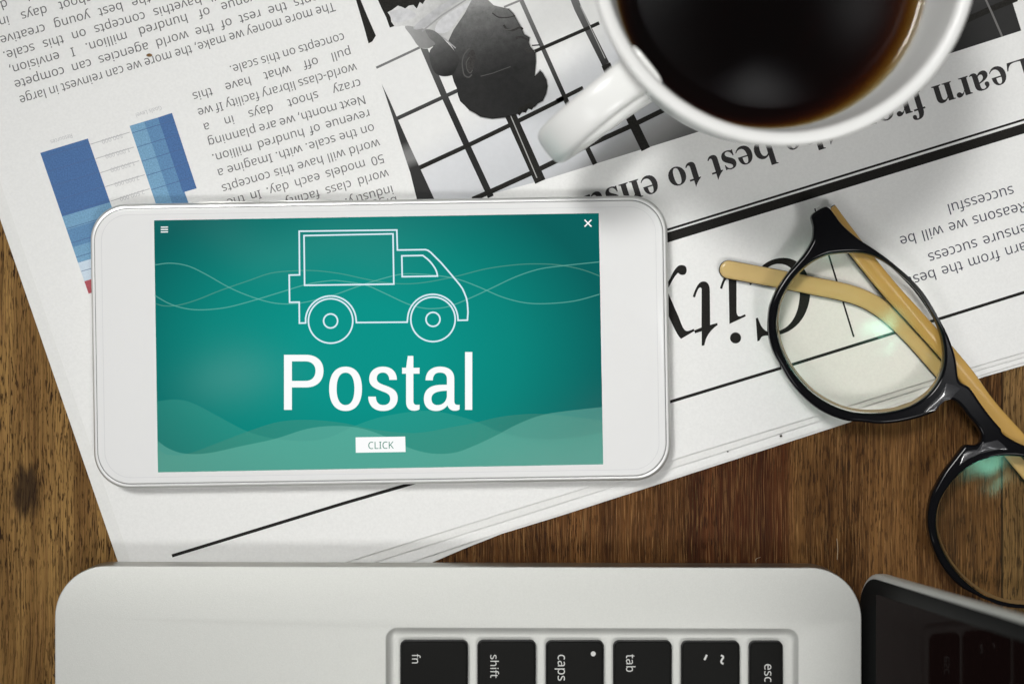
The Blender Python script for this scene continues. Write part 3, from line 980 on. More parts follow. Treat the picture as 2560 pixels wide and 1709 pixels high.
def cut(y):
    """left and right end of a cut across the first bar, y on its left edge"""
    return on(la, lb, y), on(ra, rb, y - 36)


levels = [382.6, 541.5, 575.0, 618.0, 657.0, 703.0, 734.0]
mats = [blue_d, blue_l, blue_m, blue_l, blue_p, red_i]
bars = flat("bar_chart", [[cut(levels[0])[0], cut(levels[0])[1], cut(levels[1])[1], cut(levels[1])[0]]], Z_INK, blue_d, news)
for i in range(1, 6):
    a, b = cut(levels[i]), cut(levels[i + 1])
    flat("bar_segment", [[a[0], a[1], b[1], b[0]]], Z_INK, mats[i], bars)
for a, b, c, d, mt in (((324, 315), (360.6, 304), (452, 560), (410, 570), blue_l), ((360.6, 304), (395, 294), (490, 560), (452, 572), blue_m),
                       ((395, 294), (430, 282.6), (491.7, 471), (457.6, 481), blue_d)):
    flat("bar_segment", [[a, b, c, d]], Z_INK + 0.006 * ((blue_l, blue_m, blue_d).index(mt)), mt, bars)
gl = []
for i, (xa, ya, xb, yb) in enumerate(((226, 361, 324, 331), (239, 397, 335, 368), (251, 432, 348, 402), (263, 467, 362, 437), (277, 503, 374, 472))):
    gl.append(([(xa, ya), (xb, yb)], 1.6, False))
strips("grid_line", gl, Z_INK, ink_pale, bars)
gl = [([cut(levels[0] + 12 + 35.5 * i)[0], cut(levels[0] + 12 + 35.5 * i)[1]], 1.4, False) for i in range(9)]
gl += [([(330 + 12 * i, 333 + 35.4 * i), (434 + 12 * i, 301 + 35.4 * i)], 1.4, False) for i in range(5)]
strips("grid_line", gl, Z_INK + 0.02, plain("blue_grey_ink", (0.06, 0.12, 0.27), 0.6, 0.3), bars)
ax = [("500.000", (306, 338), (254, 354)), ("1.000.000", (325, 373), (263, 391)), ("1.500.000", (337, 407), (276, 425)),
      ("2.000.000", (348, 443), (286, 461)), ("2.500.000", (361, 478), (299, 497)), ("Resources", (181, 338), (126, 355)), ("Goals Level", (404, 268), (339, 288))]
text("axis_label", [(s, a, b, 8.0) for s, a, b in ax], Z_INK + 0.02, plain("light_grey_ink", (0.50, 0.50, 0.51), 0.65, 0.3), bars, 8.0)

# ---- printed photograph ---------------------------------------------------
ZP = lambda L: Zm(L, 850, 0)
bgm = ramp_mat("photo_print_background", (484, 730), (770, 1162), [(0.0, 0.79), (0.17, (0.66, 0.67, 0.69)), (0.46, (0.52, 0.53, 0.55)), (0.58, 0.28), (0.66, 0.14), (0.8, 0.06), (1.0, 0.03)], Z_INK, grain=0.035)
photo = flat("photo_print", [ZP([(150, -500), (245, 260), (285, 575), (400, 830), (645, 1362), (915, 1357), (1400, 1226)]) + [(1710, 341), (2040, 236), (2366, 137), (2553, 77), (2470, -190)]],
             Z_INK, bgm, news)
z1, z2, z3, z4, z5 = (Z_INK + 0.02 * i for i in range(1, 6))
bar_m = ramp_mat("photo_print_frame_tone", (960, 40), (1160, 420), [(0.0, 0.30), (0.35, 0.10), (0.7, 0.022), (1.0, 0.018)], z1)
bar_g = ramp_mat("photo_print_far_frame_tone", (1300, 0), (1400, 230), [(0.0, 0.22), (0.5, 0.09), (1.0, 0.02)], z1)
dark = plain("photo_print_black", (0.018, 0.017, 0.015), 0.7, 0.12, vary=0.3, vscale=2200)


def zband(pts, w, mat, zz=z1):
    strips("window_bar", [(ZP(pts), w / 2.7314, False)], zz, mat, photo)


zband([(560, 300), (710, 650), (865, 990), (1030, 1345)], 44, bar_m)
zband([(1140, 740), (1175, 810), (1368, 1240)], 76, dark)
zband([(1232, -10), (1385, 330), (1535, 665)], 30, bar_g)
zband([(1535, 665), (1660, 950), (1742, 1122)], 34, dark)
zband([(1590, -30), (1625, 60), (1815, 440)], 52, bar_g)
zband([(1815, 440), (1940, 715), (2088, 1020)], 64, dark)
zband([(248, 464), (545, 325)], 16, plain("photo_print_grey", (0.17, 0.17, 0.17), 0.6, 0.3), z2)
zband([(1310, 312), (1362, 308)], 9, dark, z2)
zband([(1330, 352), (1690, 195), (1770, 158)], 24, dark, z2)
zband([(385, 812), (805, 618)], 26, bar_m, z2)
zband([(1480, 690), (1660, 600)], 28, dark, z2)
zband([(540, 1147), (860, 1000), (1150, 860), (1530, 672)], 30, dark, z2)
zband([(905, 1362), (1020, 1312), (1300, 1185), (1680, 1000), (1990, 860), (2210, 752)], 34, dark, z2)
zband([(1120, 50), (1240, 0)], 14, plain("photo_print_light_grey", (0.25, 0.25, 0.25), 0.6, 0.3), z2)
strips("window_bar", [(Zm([(1930, 150), (2130, 60), (2300, -10)], 1700, 0), 15, False)], z1, dark, photo)
strips("window_bar", [(Zm([(2070, -40), (2130, 90), (2200, 250)], 1700, 0), 5, False)], z2, plain("photo_print_dim_grey", (0.16, 0.155, 0.15), 0.6, 0.3), photo)
glint = plain("photo_print_glint", (0.40, 0.40, 0.39), 0.6, 0.3)
for a, b, w in (((1165, 790), (1345, 1215), 7), ((1640, 40), (1810, 400), 6)):
    strips("window_bar_glint", [(ZP([a, b]), w / 2.7314, False)], z3, glint, photo)
cur = ramp_mat("photo_print_curtain_tone", (975, 300), (1045, 500), [(0.0, 0.06), (0.15, 0.035), (0.30, 0.03), (0.42, 0.20), (0.52, 0.22), (0.62, 0.03), (1.0, 0.03)], z1)
flat("curtain_print", [ZP([(285, 575), (340, 690), (390, 805), (470, 985), (545, 1145), (645, 1362), (525, 1362), (480, 1180), (440, 1060), (405, 950), (360, 800)])], z3, cur, photo)
flat("curtain_print", [ZP([(100, -30), (140, 0), (190, 120), (245, 245), (220, 285), (195, 298), (165, 190)])], z3, dark, photo)

shirt = ramp_mat("photo_print_shirt_tone", (960, 40), (1180, 110), [(0.0, 0.70), (0.35, 0.60), (0.62, 0.46), (0.80, 0.58), (1.0, 0.38)], z1, grain=0.16)
flat("shirt_print", [ZP(catmull([(300, -40), (330, 90), (370, 180), (440, 178), (480, 240), (540, 320), (610, 330), (690, 270), (735, 290), (790, 350), (850, 200), (960, -40)], 5))], z2, shirt, photo)
flat("jacket_print", [ZP([(245, -30), (600, -30), (565, 30), (545, 15), (525, 60), (500, 35), (470, 40), (445, 60), (425, 50), (395, 40), (355, 70), (325, 85), (345, 115), (350, 150), (372, 180), (340, 190), (315, 120), (285, 60)])], z3, dark, photo)
fold_a = plain("photo_print_fold_tone", (0.47, 0.47, 0.48), 0.7, 0.12, vary=0.12, vscale=700)
fold_b = plain("photo_print_pale_fold_tone", (0.60, 0.60, 0.61), 0.7, 0.12, vary=0.10, vscale=700)
flat("shirt_fold_print", [ZP(catmull([(585, 185), (735, 55), (880, -20), (800, -20), (640, 70), (500, 190)], 4))], z3 + 0.004, fold_a, photo)
flat("shirt_fold_print", [ZP(catmull([(700, 120), (940, -20), (850, 70), (740, 215), (650, 215)], 4))], z3 + 0.008, fold_b, photo)
flat("shirt_fold_print", [ZP(catmull([(340, 90), (420, 60), (480, 70), (520, 110), (430, 150), (370, 150)], 4))], z3 + 0.004, fold_b, photo)
collar = ramp_mat("photo_print_collar_tone", (1010, 80), (1160, 140), [(0.0, 0.36), (0.5, 0.22), (1.0, 0.13)], z1)
flat("collar_print", [ZP(catmull([(445, 180), (560, 195), (640, 215), (700, 260), (760, 330), (800, 380), (740, 400), (660, 320), (600, 330), (540, 320), (490, 250)], 5))], z3, collar, photo)
strips("collar_print", [(ZP([(560, 215), (690, 110), (860, 0)]), 4, False), (ZP([(640, 215), (720, 270), (790, 330)]), 3, False)], z4 + 0.004, plain("photo_print_mid_grey", (0.33, 0.33, 0.33), 0.6, 0.3), photo)
head_t = ramp_mat("photo_print_head_tone", (1185, 0), (1250, 300), [(0.0, 0.30), (0.12, 0.16), (0.30, 0.085), (0.46, 0.045), (0.62, 0.022), (1.0, 0.018)], z1, grain=0.30)
HEAD = [(915, -30), (1010, 0), (1050, 38), (1100, 50), (1150, 60), (1185, 95), (1210, 140), (1238, 190), (1258, 236), (1296, 258), (1289, 290), (1300, 320), (1335, 362), (1338, 420), (1330, 520), (1352, 500), (1366, 482), (1385, 500),
        (1410, 545), (1418, 590), (1408, 640), (1385, 690), (1350, 708), (1330, 730), (1285, 742), (1260, 762), (1210, 780), (1120, 803), (1040, 812), (960, 798), (925, 775), (880, 752), (850, 720), (820, 692), (805, 650), (800, 610), (778, 560), (765, 515), (700, 521), (650, 500), (620, 440), (612, 370), (640, 310), (700, 290), (770, 350), (800, 378), (740, 280), (775, 205), (850, 95)]
flat("head_print", [ZP(HEAD)], z4, head_t, photo)
bun = ramp_mat("photo_print_bun_tone", (1060, 90), (1110, 190), [(0.0, 0.20), (0.5, 0.075), (1.0, 0.02)], z1, grain=0.2)
flat("hand_print", [ZP(catmull([(585, 205), (650, 215), (730, 290), (790, 360), (815, 410), (790, 480), (760, 515), (690, 520), (640, 485), (612, 400), (615, 345), (650, 300), (610, 260)], 5))], z5, bun, photo)
strips("ear_print", [(ZP(catmull([(900, 510), (880, 528), (850, 515), (838, 470), (835, 420), (850, 370), (885, 330)], 5, False)), 3.2, False),
                     (ZP(catmull([(905, 480), (890, 500), (870, 480), (862, 430), (885, 390)], 5, False)), 2.2, False)], z5 + 0.02, plain("photo_print_ear_line", (0.075, 0.073, 0.07), 0.6, 0.3), photo)
strips("hair_line_print", [(ZP([(960, 522), (1040, 502), (1120, 472), (1165, 456)]), 2, False), (ZP([(1110, 200), (1160, 205), (1220, 178)]), 3, False)], z5 + 0.02, plain("photo_print_hair_line", (0.085, 0.083, 0.08), 0.6, 0.3), photo)

soft = plain("photo_print_shadow_tone", (0.045, 0.043, 0.041), 0.7, 0.12, vary=0.3, vscale=2200)
strips("face_line_print", [(ZP(catmull([(1118, 172), (1140, 200), (1180, 208), (1225, 190), (1250, 200)], 4, False)), 5, False),
                           (ZP(catmull([(1200, 262), (1240, 255), (1285, 275)], 4, False)), 6, False),
                           (ZP(catmull([(1040, 90), (1085, 120), (1150, 120), (1195, 108)], 4, False)), 3, False),
                           (ZP(catmull([(1265, 330), (1285, 350), (1325, 352)], 4, False)), 7, False)], z5 + 0.016, soft, photo)
flat("ear_shadow_print", [ZP(catmull([(905, 340), (925, 380), (918, 440), (900, 490), (878, 500), (862, 450), (872, 380)], 5))], z5 + 0.012, soft, photo)
flat("hair_spike_print", [ZP([(1210, 775), (1225, 792), (1245, 765), (1270, 772), (1285, 742), (1310, 752), (1330, 722), (1300, 700), (1220, 740)])], z4 + 0.006, dark, photo)

feather, fn_, fl_, fp_ = new_mat("photo_print_soft_edge")
fp_.inputs["Base Color"].default_value = (0.02, 0.019, 0.018, 1)
fp_.inputs["Alpha"].default_value = 0.42
fp_.inputs["Specular IOR Level"].default_value = 0.1
strips("soft_edge_print", [(ZP(HEAD[4:32]), 4.5, False)], z5 + 0.02, feather, photo)

# ------------------------------------------------------------------ smartphone
Z_PH = Z_PAPER + 7.2
ph_c = (950.5, 855.0)
ph_a = R(-0.93)            # in pixel space, right end higher


def rot_px(pts, c=ph_c, a=ph_a):
    ca, sa = math.cos(a), math.sin(a)
    return [(c[0] + x * ca - y * sa, c[1] + x * sa + y * ca) for x, y in pts]


phone = thing("smartphone", "white smartphone with a teal postal app on its screen, lying on the newspaper", "smartphone",
              (*P(*ph_c, Z_PAPER)[:2], Z_PAPER))
alu = plain("silver_aluminium", (0.62, 0.62, 0.60), 0.42, 0.5, metal=0.5)
white_glass = plain("white_front_glass", (0.80, 0.80, 0.795), 0.08, 0.3)
body_loop = mm(rot_px(rrect(-724, -357, 724, 357, 91, 16)), Z_PH)
slab("body", body_loop, Z_PAPER + 0.05, Z_PH - 0.75, 1.5, alu, phone, seg=7)
rim = plain("polished_chamfer", (0.84, 0.84, 0.83), 0.28, 0.5, metal=0.2)
slab("chamfer", mm(rot_px(rrect(-718.5, -351.5, 718.5, 351.5, 87, 16)), Z_PH), Z_PH - 1.3, Z_PH - 0.42, 0.35, rim, phone, seg=4)
gasket = plain("dark_gasket", (0.20, 0.20, 0.20), 0.5)
slab("gasket", mm(rot_px(rrect(-712.5, -345.5, 712.5, 345.5, 84, 16)), Z_PH), Z_PH - 0.9, Z_PH - 0.40, 0.02, gasket, phone, seg=1)
glass_o = slab("front_glass", mm(rot_px(rrect(-710.6, -343.6, 710.6, 343.6, 83, 16)), Z_PH), Z_PH - 0.9, Z_PH, 0.40, white_glass, phone, r_bot=0.05, seg=6)
seam_m = plain("pale_glass_edge", (0.71, 0.71, 0.715), 0.12, 0.4)
strips("glass_edge", [(rot_px(rrect(-693, -328, 693, 328, 66, 16)), 1.6, True)], Z_PH + 0.006, seam_m, glass_o)
plast = plain("white_antenna_plastic", (0.78, 0.78, 0.76), 0.4)
for px_, py_ in ((611, -353), (611, 353), (-611, -353), (-611, 353)):
    q = mm(rot_px([(px_ - 9, py_ - 4.5), (px_ + 9, py_ - 4.5), (px_ + 9, py_ + 4.5), (px_ - 9, py_ + 4.5)]), Z_PH)
    slab("antenna_line", q, Z_PAPER + 1.4, Z_PH - 2.0, 0.25, plast, phone, seg=1)
# side buttons on the long edge away from the viewer
for x0, x1 in ((-470, -300), (-250, -120)):
    q = mm(rot_px([(x0, -360), (x1, -360), (x1, -352), (x0, -352)]), Z_PH)
    slab("side_button", q, Z_PAPER + 2.6, Z_PAPER + 4.6, 0.3, alu, phone, seg=2)

ZS = Z_PH + 0.012
SC = [(385, 551), (1497, 533), (1508, 1160), (395, 1180)]


def screen_mat():
    m, n, l, p = new_mat("lit_teal_display")
    g = n.new("ShaderNodeNewGeometry")
    c = Vector(P(905, 880, ZS)) * U
    s = n.new("ShaderNodeVectorMath")
    s.operation = 'SUBTRACT'
    s.inputs[1].default_value = c
    l.new(g.outputs["Position"], s.inputs[0])
    k = n.new("ShaderNodeVectorMath")
    k.operation = 'MULTIPLY'
    k.inputs[1].default_value = (1 / 0.068, 1 / 0.050, 0)
    l.new(s.outputs["Vector"], k.inputs[0])
    ln = n.new("ShaderNodeVectorMath")
    ln.operation = 'LENGTH'
    l.new(k.outputs["Vector"], ln.inputs[0])
    r = n.new("ShaderNodeValToRGB")
    e = r.color_ramp.elements
    e[0].position, e[0].color = 0.25, lin(0, 146, 136)
    e[1].position, e[1].color = 1.0, lin(0, 95, 92)
    x = e.new(0.62)
    x.color = lin(0, 131, 122)
    l.new(ln.outputs["Value"], r.inputs["Fac"])
    p.inputs["Base Color"].default_value = (0, 0, 0, 1)
    l.new(r.outputs["Color"], p.inputs["Emission Color"])
    p.inputs["Emission Strength"].default_value = 1.0
    p.inputs["Roughness"].default_value = 0.06
    p.inputs["Specular IOR Level"].default_value = 0.4
    return m


screen = flat("screen", [SC], ZS, screen_mat(), phone)
d = 0.006
wl_m = glow_mat("glow_wave_line", lin(120, 195, 182), 0.46)
wl_f = glow_mat("glow_faint_wave_line", lin(120, 180, 160), 0.32)
R4 = lambda L: Zm(L, 0, 560)
R5 = lambda L: Zm(L, 850, 560)
w1 = R4([(1053, 280), (1160, 267), (1280, 285), (1400, 340), (1560, 430), (1700, 490), (1850, 535), (1980, 545), (2100, 530), (2260, 490)]) + R5([(0, 470), (110, 430), (230, 390), (400, 345), (510, 340), (650, 350), (800, 375), (950, 430), (1100, 495), (1250, 535), (1400, 543), (1600, 525), (1775, 478)])
w2 = R4([(1054, 485), (1150, 540), (1260, 575), (1380, 585), (1540, 570), (1700, 530), (1900, 470), (2100, 410), (2250, 387)]) + R5([(0, 388), (170, 415), (300, 470), (450, 540), (550, 570), (640, 577), (750, 560), (900, 500), (1050, 430), (1200, 360), (1350, 310), (1500, 287), (1775, 258)])
w3 = R4([(1056, 540), (1120, 558), (1220, 553), (1350, 515), (1500, 455), (1700, 385), (1850, 335), (2000, 320), (2150, 318)]) + R5([(0, 338), (150, 370), (300, 398), (450, 408), (600, 395), (800, 355), (1000, 305), (1200, 278), (1350, 272), (1500, 280), (1650, 310), (1775, 355)])
for i, (w, mt, wd) in enumerate(((w1, wl_m, 2.5), (w2, wl_m, 2.5), (w3, wl_f, 2.4))):
    strips("wave_line", [(catmull(w, 5, False), wd, False)], ZS + d * (1 + i), mt, screen)
WV = [([(391, 1003), (436, 998), (476, 1005), (531, 1032), (586, 1062), (630, 1082), (688, 1096), (760, 1102), (820, 1094), (886, 1064), (960, 1040), (1057, 1026), (1120, 1033), (1190, 1053), (1240, 1075), (1300, 1093), (1370, 1099), (1440, 1093), (1506.5, 1080)], lin(89, 190, 166), 0.15),
      ([(393, 1122), (420, 1136), (468, 1134), (540, 1108), (619, 1078), (696, 1054), (772, 1049), (853, 1056), (929, 1072), (1005, 1081), (1059, 1080), (1124, 1068), (1179, 1058), (1253, 1041), (1326, 1034), (1381, 1036), (1440, 1042), (1506, 1052)], lin(93, 148, 122), 0.20),
      ([(393.5, 1101), (421, 1120), (461, 1133), (520, 1132), (600, 1115), (688, 1096), (769, 1071), (842, 1064), (907, 1071), (972, 1094), (1026, 1120), (1081, 1133), (1135, 1131), (1179, 1116), (1234, 1091), (1289, 1062), (1344, 1040), (1399, 1029), (1505.5, 1017)], lin(132, 210, 192), 0.25)]
for i, (w, c, a) in enumerate(WV):
    flat("wave_fill", [catmull(w, 5, False) + [(1508, 1160), (395, 1180)]], ZS + d * (4 + i), glow_mat("glow_wave", c, a), screen)
glow_white = glow_mat("glow_white", (0.97, 0.98, 0.98, 1), 1, False)
glow_pale = glow_mat("glow_pale_blue_white", lin(222, 240, 250), 1, False)
zt = ZS + d * 8
arcs = lambda cx, cy, r, a0, a1, n=20: [(cx + r * math.cos(R(a0 + (a1 - a0) * i / n)), cy - r * math.sin(R(a0 + (a1 - a0) * i / n))) for i in range(n + 1)]
truck_body = [(748, 578), (992, 575), (993.5, 625), (1064, 624), (1070, 626), (1077, 631), (1103, 657), (1128, 686), (1148, 710), (1156, 721), (1161, 732), (1166, 745), (1168.5, 758), (1170, 780), (1168.5, 800), (1145, 800.5)] + \
             arcs(1082, 798.5, 63, 2, 174) + [(1018, 805), (891, 806)] + arcs(827, 803, 63.5, 3, 172) + [(764, 807), (748.5, 807.5), (748, 755), (724, 755.5), (723, 687.5), (749, 687)]
LW = 3.8
strips("truck_icon", [(truck_body, LW, True),
                      ([(760, 589), (982.5, 584.5), (984.5, 710), (761.5, 713)], LW, True),
                      ([(1004.5, 639.5), (1057, 638.5)] + catmull([(1057, 638.5), (1073, 651.5), (1086, 668), (1092, 681), (1093.5, 690)], 4, False)[1:] + [(1005.5, 691.5)], LW, True),
                      (circle(826.5, 802, 55.5, 64), LW, True), (circle(1082.5, 798, 55.5, 64), LW, True),
                      (circle(826.5, 802, 17.5, 40), LW, True), (circle(1082.5, 798, 17.5, 40), LW, True)], zt, glow_pale, screen)
POSTAL = ["M92,122 L345,122 C470,122 547,195 547,305 C547,425 470,497 345,497 L183,497 L183,755 L92,755 Z M183,197 L340,197 C410,197 455,240 455,305 C455,380 410,422 340,422 L183,422 Z",
          "M801,258 C925,258 990,355 990,513 C990,670 925,768 801,768 C677,768 612,670 612,513 C612,355 677,258 801,258 Z M801,327 C865,327 903,390 903,513 C903,635 865,700 801,700 C737,700 698,635 698,513 C698,390 737,327 801,327 Z",
          "M1392,410 L1304,410 C1304,360 1275,326 1232,326 C1188,326 1160,352 1160,393 C1160,430 1185,448 1240,468 C1340,503 1401,530 1401,620 C1401,710 1335,768 1232,768 C1125,768 1062,700 1062,603 L1150,603 C1150,665 1183,700 1235,700 C1285,700 1315,672 1315,628 C1315,585 1290,566 1235,546 C1140,510 1073,485 1073,400 C1073,315 1135,258 1232,258 C1335,258 1392,320 1392,410 Z",
          "M1517,135 L1582,135 L1582,271 L1653,271 L1653,339 L1582,339 L1582,650 C1582,685 1595,698 1625,698 L1653,696 L1653,748 C1635,760 1615,765 1590,765 C1530,765 1498,730 1498,660 L1498,339 L1452,339 L1452,271 L1498,271 Z",
          "M1722,415 C1722,320 1785,258 1888,258 C1995,258 2053,310 2053,400 L2053,650 C2053,685 2065,698 2095,698 L2114,697 L2114,750 C2095,762 2080,765 2058,765 C2015,765 1985,740 1975,702 C1945,745 1895,768 1845,768 C1755,768 1703,715 1703,630 C1703,525 1770,468 1905,467 L1968,466 L1968,400 C1968,350 1940,326 1888,326 C1835,326 1808,355 1806,415 Z M1968,535 L1925,537 C1830,545 1790,575 1790,625 C1790,675 1815,700 1862,700 C1925,700 1968,650 1968,590 Z",
          "M2177,90 L2260,90 L2260,755 L2177,755 Z"]
lp = []
for s in POSTAL:
    lp += [Zm(q, 690, 860, 4.606) for q in svg(s, 12)]
flat("app_title", lp, zt, glow_white, screen)
flat("click_button", [[(889, 1092.5), (1013, 1090.5), (1014, 1129), (889.5, 1131)]], zt, glow_white, screen)
text("button_text", [("CLICK", (919.5, 1121.6), (984.5, 1120.5))], zt + d, glow_mat("glow_green_text", lin(75, 140, 120), 1, False), screen, 13.2, mid=False)
strips("menu_icon", [([(402, y), (420, y - 0.3)], 2.7, False) for y in (568, 574, 580)], zt, glow_white, screen)
strips("close_icon", [([(1461.5, 549.5), (1478.5, 566.5)], 3.2, False), ([(1478.5, 549.5), (1461.5, 566.5)], 3.2, False)], zt, glow_white, screen)

# ------------------------------------------------------------------ coffee cup
z_rim = 73.0
CX, CY, _ = P(1962, -122, z_rim)
cup = thing("coffee_cup", "white porcelain cup full of black coffee on the printed photograph of the newspaper", "cup", (CX, CY, Z_PAPER))
porcelain = plain("white_porcelain", (0.86, 0.86, 0.84), 0.27, 0.4)
zb = Z_PAPER + 0.05
outer = catmull([(0.0, zb + 1.6), (22, zb + 1.5), (26, zb + 0.2), (29, zb), (31.5, zb + 1.2), (34.5, 7.5), (37.8, 15), (40.2, 25), (41.9, 36), (43.3, 47), (44.6, 58), (45.6, 67), (46.2, 70.5), (46.25, 71.8), (45.6, 72.8), (44.6, 73.0), (43.5, 72.7), (42.7, 71.6), (42.1, 68), (41.2, 61), (40.1, 53.5), (38.7, 46), (36.8, 36), (34.2, 25), (30.5, 15), (24, 9), (14, 6.6), (0.0, 6.2)], 4, False)
lathe("cup_body", outer, CX, CY, porcelain, cup)

# handle: a flat strap that runs out, down and back in
hx, hy = P(1382, 352, 55)[:2]
hv = Vector((hx - CX, hy - CY))
hv.normalize()
ht = Vector((-hv.y, hv.x))
path = catmull([(40.5, 57.5), (45.5, 58.5), (52, 59.0), (59, 57.5), (65, 53.0), (68.3, 45.5), (67.6, 36.5), (62.5, 28.5), (54.5, 23.5), (46, 21.5), (38.5, 21.0)], 7, False)
V, F = [], []
NS = 28
m_ = len(path)
for i, (r, z) in enumerate(path):
    a = path[max(i - 1, 0)]
    b = path[min(i + 1, m_ - 1)]
    t = Vector((b[0] - a[0], b[1] - a[1])).normalized()
    nr = Vector((-t.y, t.x))
    f = i / (m_ - 1)
    e = abs(2 * f - 1)
    wdt = 4.9 + 1.2 * e ** 6
    thk = 2.9 + 0.9 * e ** 6
    for k in range(NS):
        q = 2 * math.pi * k / NS
        cw = math.copysign(abs(math.cos(q)) ** 0.62, math.cos(q)) * wdt
        cn = math.copysign(abs(math.sin(q)) ** 0.62, math.sin(q)) * thk
        rr_, zz_ = r + nr.x * cn, z + nr.y * cn
        V.append((CX + hv.x * rr_ + ht.x * cw, CY + hv.y * rr_ + ht.y * cw, zz_))
for i in range(m_ - 1):
    for k in range(NS):
        k2 = (k + 1) % NS
        F.append((i * NS + k, i * NS + k2, (i + 1) * NS + k2, (i + 1) * NS + k))
F.append(tuple(range(NS - 1, -1, -1)))
F.append(tuple((m_ - 1) * NS + k for k in range(NS)))
put("handle", mesh_mm("handle", V, F), porcelain, cup, smooth=True)


def coffee_mat():
    m, n, l, p = new_mat("black_coffee")
    n.remove(p)
    out = n["Material Output"]
    tr = n.new("ShaderNodeBsdfTransparent")
    gl_ = n.new("ShaderNodeBsdfGlossy")
    gl_.inputs["Roughness"].default_value = 0.012
    gl_.inputs["Color"].default_value = (1, 1, 1, 1)
    fr = n.new("ShaderNodeFresnel")
    fr.inputs["IOR"].default_value = 1.33
    mx = n.new("ShaderNodeMixShader")
    geo = n.new("ShaderNodeNewGeometry")
    inv = n.new("ShaderNodeMath")
    inv.operation = 'SUBTRACT'
    inv.inputs[0].default_value = 1.0
    l.new(geo.outputs["Backfacing"], inv.inputs[1])
    mul = n.new("ShaderNodeMath")
    mul.operation = 'MULTIPLY'
    l.new(fr.outputs[0], mul.inputs[0])
    l.new(inv.outputs[0], mul.inputs[1])
    l.new(mul.outputs[0], mx.inputs[0])
    l.new(tr.outputs[0], mx.inputs[1])
    l.new(gl_.outputs[0], mx.inputs[2])
    l.new(mx.outputs[0], out.inputs["Surface"])
    ab = n.new("ShaderNodeVolumeAbsorption")
    ab.inputs["Density"].default_value = 230
    ab.inputs["Color"].default_value = (0.68, 0.49, 0.0, 1)
    l.new(ab.outputs[0], out.inputs["Volume"])
    return m


zc = 50.0
inner = [(r, z) for r, z in outer[60:] if z < zc]      # inner wall below the coffee line
i0 = next(i for i in range(len(outer) - 1) if i > 60 and outer[i][1] >= zc > outer[i + 1][1])
(ra_, za_), (rb_, zb_) = outer[i0], outer[i0 + 1]
r_c = rb_ + (ra_ - rb_) * (zc - zb_) / (za_ - zb_)
g = 0.06
prof = [(0, zc), (r_c - 6, zc), (r_c - 3, zc + 0.02), (r_c - 1.5, zc + 0.16), (r_c - 0.6, zc + 0.5), (r_c - 0.12, zc + 1.1), (r_c - g - 0.02, zc + 0.4)]
prof += [(max(r - g, 0), z + g) for r, z in outer[i0 + 1:]]
prof[-1] = (0, prof[-1][1])
cof = lathe("coffee", prof, CX, CY, coffee_mat(), None)
tag(cof, "black coffee with an amber edge filling the white cup", "coffee")

# ------------------------------------------------------------------ eyeglasses
ZF0, ZF1 = 9.2, 13.0
Z6 = lambda L: Zm(L, 1700, 480)
Z3 = lambda L: Zm(L, 1700, 1135)
ZB = lambda L: Zm(L, 2200, 880, 4.3556)
glasses = thing("eyeglasses", "black round framed eyeglasses with tan temples folded under, lying half on the newspaper", "eyeglasses",
                (*P(2330, 1050, 0)[:2], Z_PAPER))
acet = plain("black_acetate", (0.004, 0.004, 0.005), 0.09, 0.13)
out1 = Z6([(990, 100), (1020, 108), (1050, 140), (1110, 222), (1220, 318), (1330, 390), (1450, 478), (1560, 578), (1660, 692), (1750, 826), (1815, 940), (1855, 1035), (1885, 1135)])
bridge_top = ZB([(858, 285), (890, 335), (965, 372), (1012, 425), (1085, 535), (1185, 672), (1283, 790), (1322, 832), (1345, 888), (1440, 950), (1568, 1012)])
out2_r = [(2610, 1128), (2680, 1152), (2745, 1202), (2800, 1262), (2858, 1296), (2884, 1330), (2872, 1366), (2820, 1400), (2775, 1440), (2735, 1480), (2680, 1516), (2620, 1534)]
out2_l = Z3([(2349, 1048), (2260, 1036), (2170, 1018), (2080, 990), (1990, 945), (1930, 912), (1855, 846), (1795, 768), (1748, 680), (1714, 582), (1696, 490), (1696, 400)])
out2_u = ZB([(565, 1560), (610, 1465), (705, 1300), (800, 1175), (888, 1062), (938, 1010), (1010, 1012), (1062, 1008), (1102, 976), (1116, 925)])
bridge_bot = ZB([(1100, 870), (1062, 802), (1012, 742), (960, 682), (900, 602), (822, 532), (762, 515), (702, 535), (648, 590), (612, 640), (552, 672), (400, 722), (200, 766), (0, 782)])
out1_b = Z6([(1255, 1571), (1150, 1562), (1060, 1536), (960, 1488), (870, 1420), (800, 1350), (740, 1270), (690, 1182), (648, 1110), (620, 1030), (606, 940), (606, 850), (618, 770), (650, 690), (690, 620), (740, 550), (800, 482), (852, 420), (890, 360), (911, 310), (915, 240), (904, 195), (900, 165), (925, 135)])
frame_out = catmull(out1 + bridge_top + out2_r + out2_l + out2_u + bridge_bot + out1_b, 3)
inn1 = Z6([(1130, 413), (1060, 419), (1000, 430), (900, 476), (810, 550), (740, 640), (690, 735), (667, 830), (660, 920), (677, 1015), (712, 1112), (762, 1205), (830, 1293), (910, 1372), (1000, 1432), (1100, 1478), (1200, 1503), (1300, 1510), (1400, 1505), (1500, 1486), (1600, 1448), (1700, 1378), (1770, 1285), (1803, 1180), (1807, 1080), (1790, 980), (1750, 872), (1700, 780), (1640, 690), (1560, 603), (1480, 532), (1400, 472), (1310, 430), (1220, 413)])
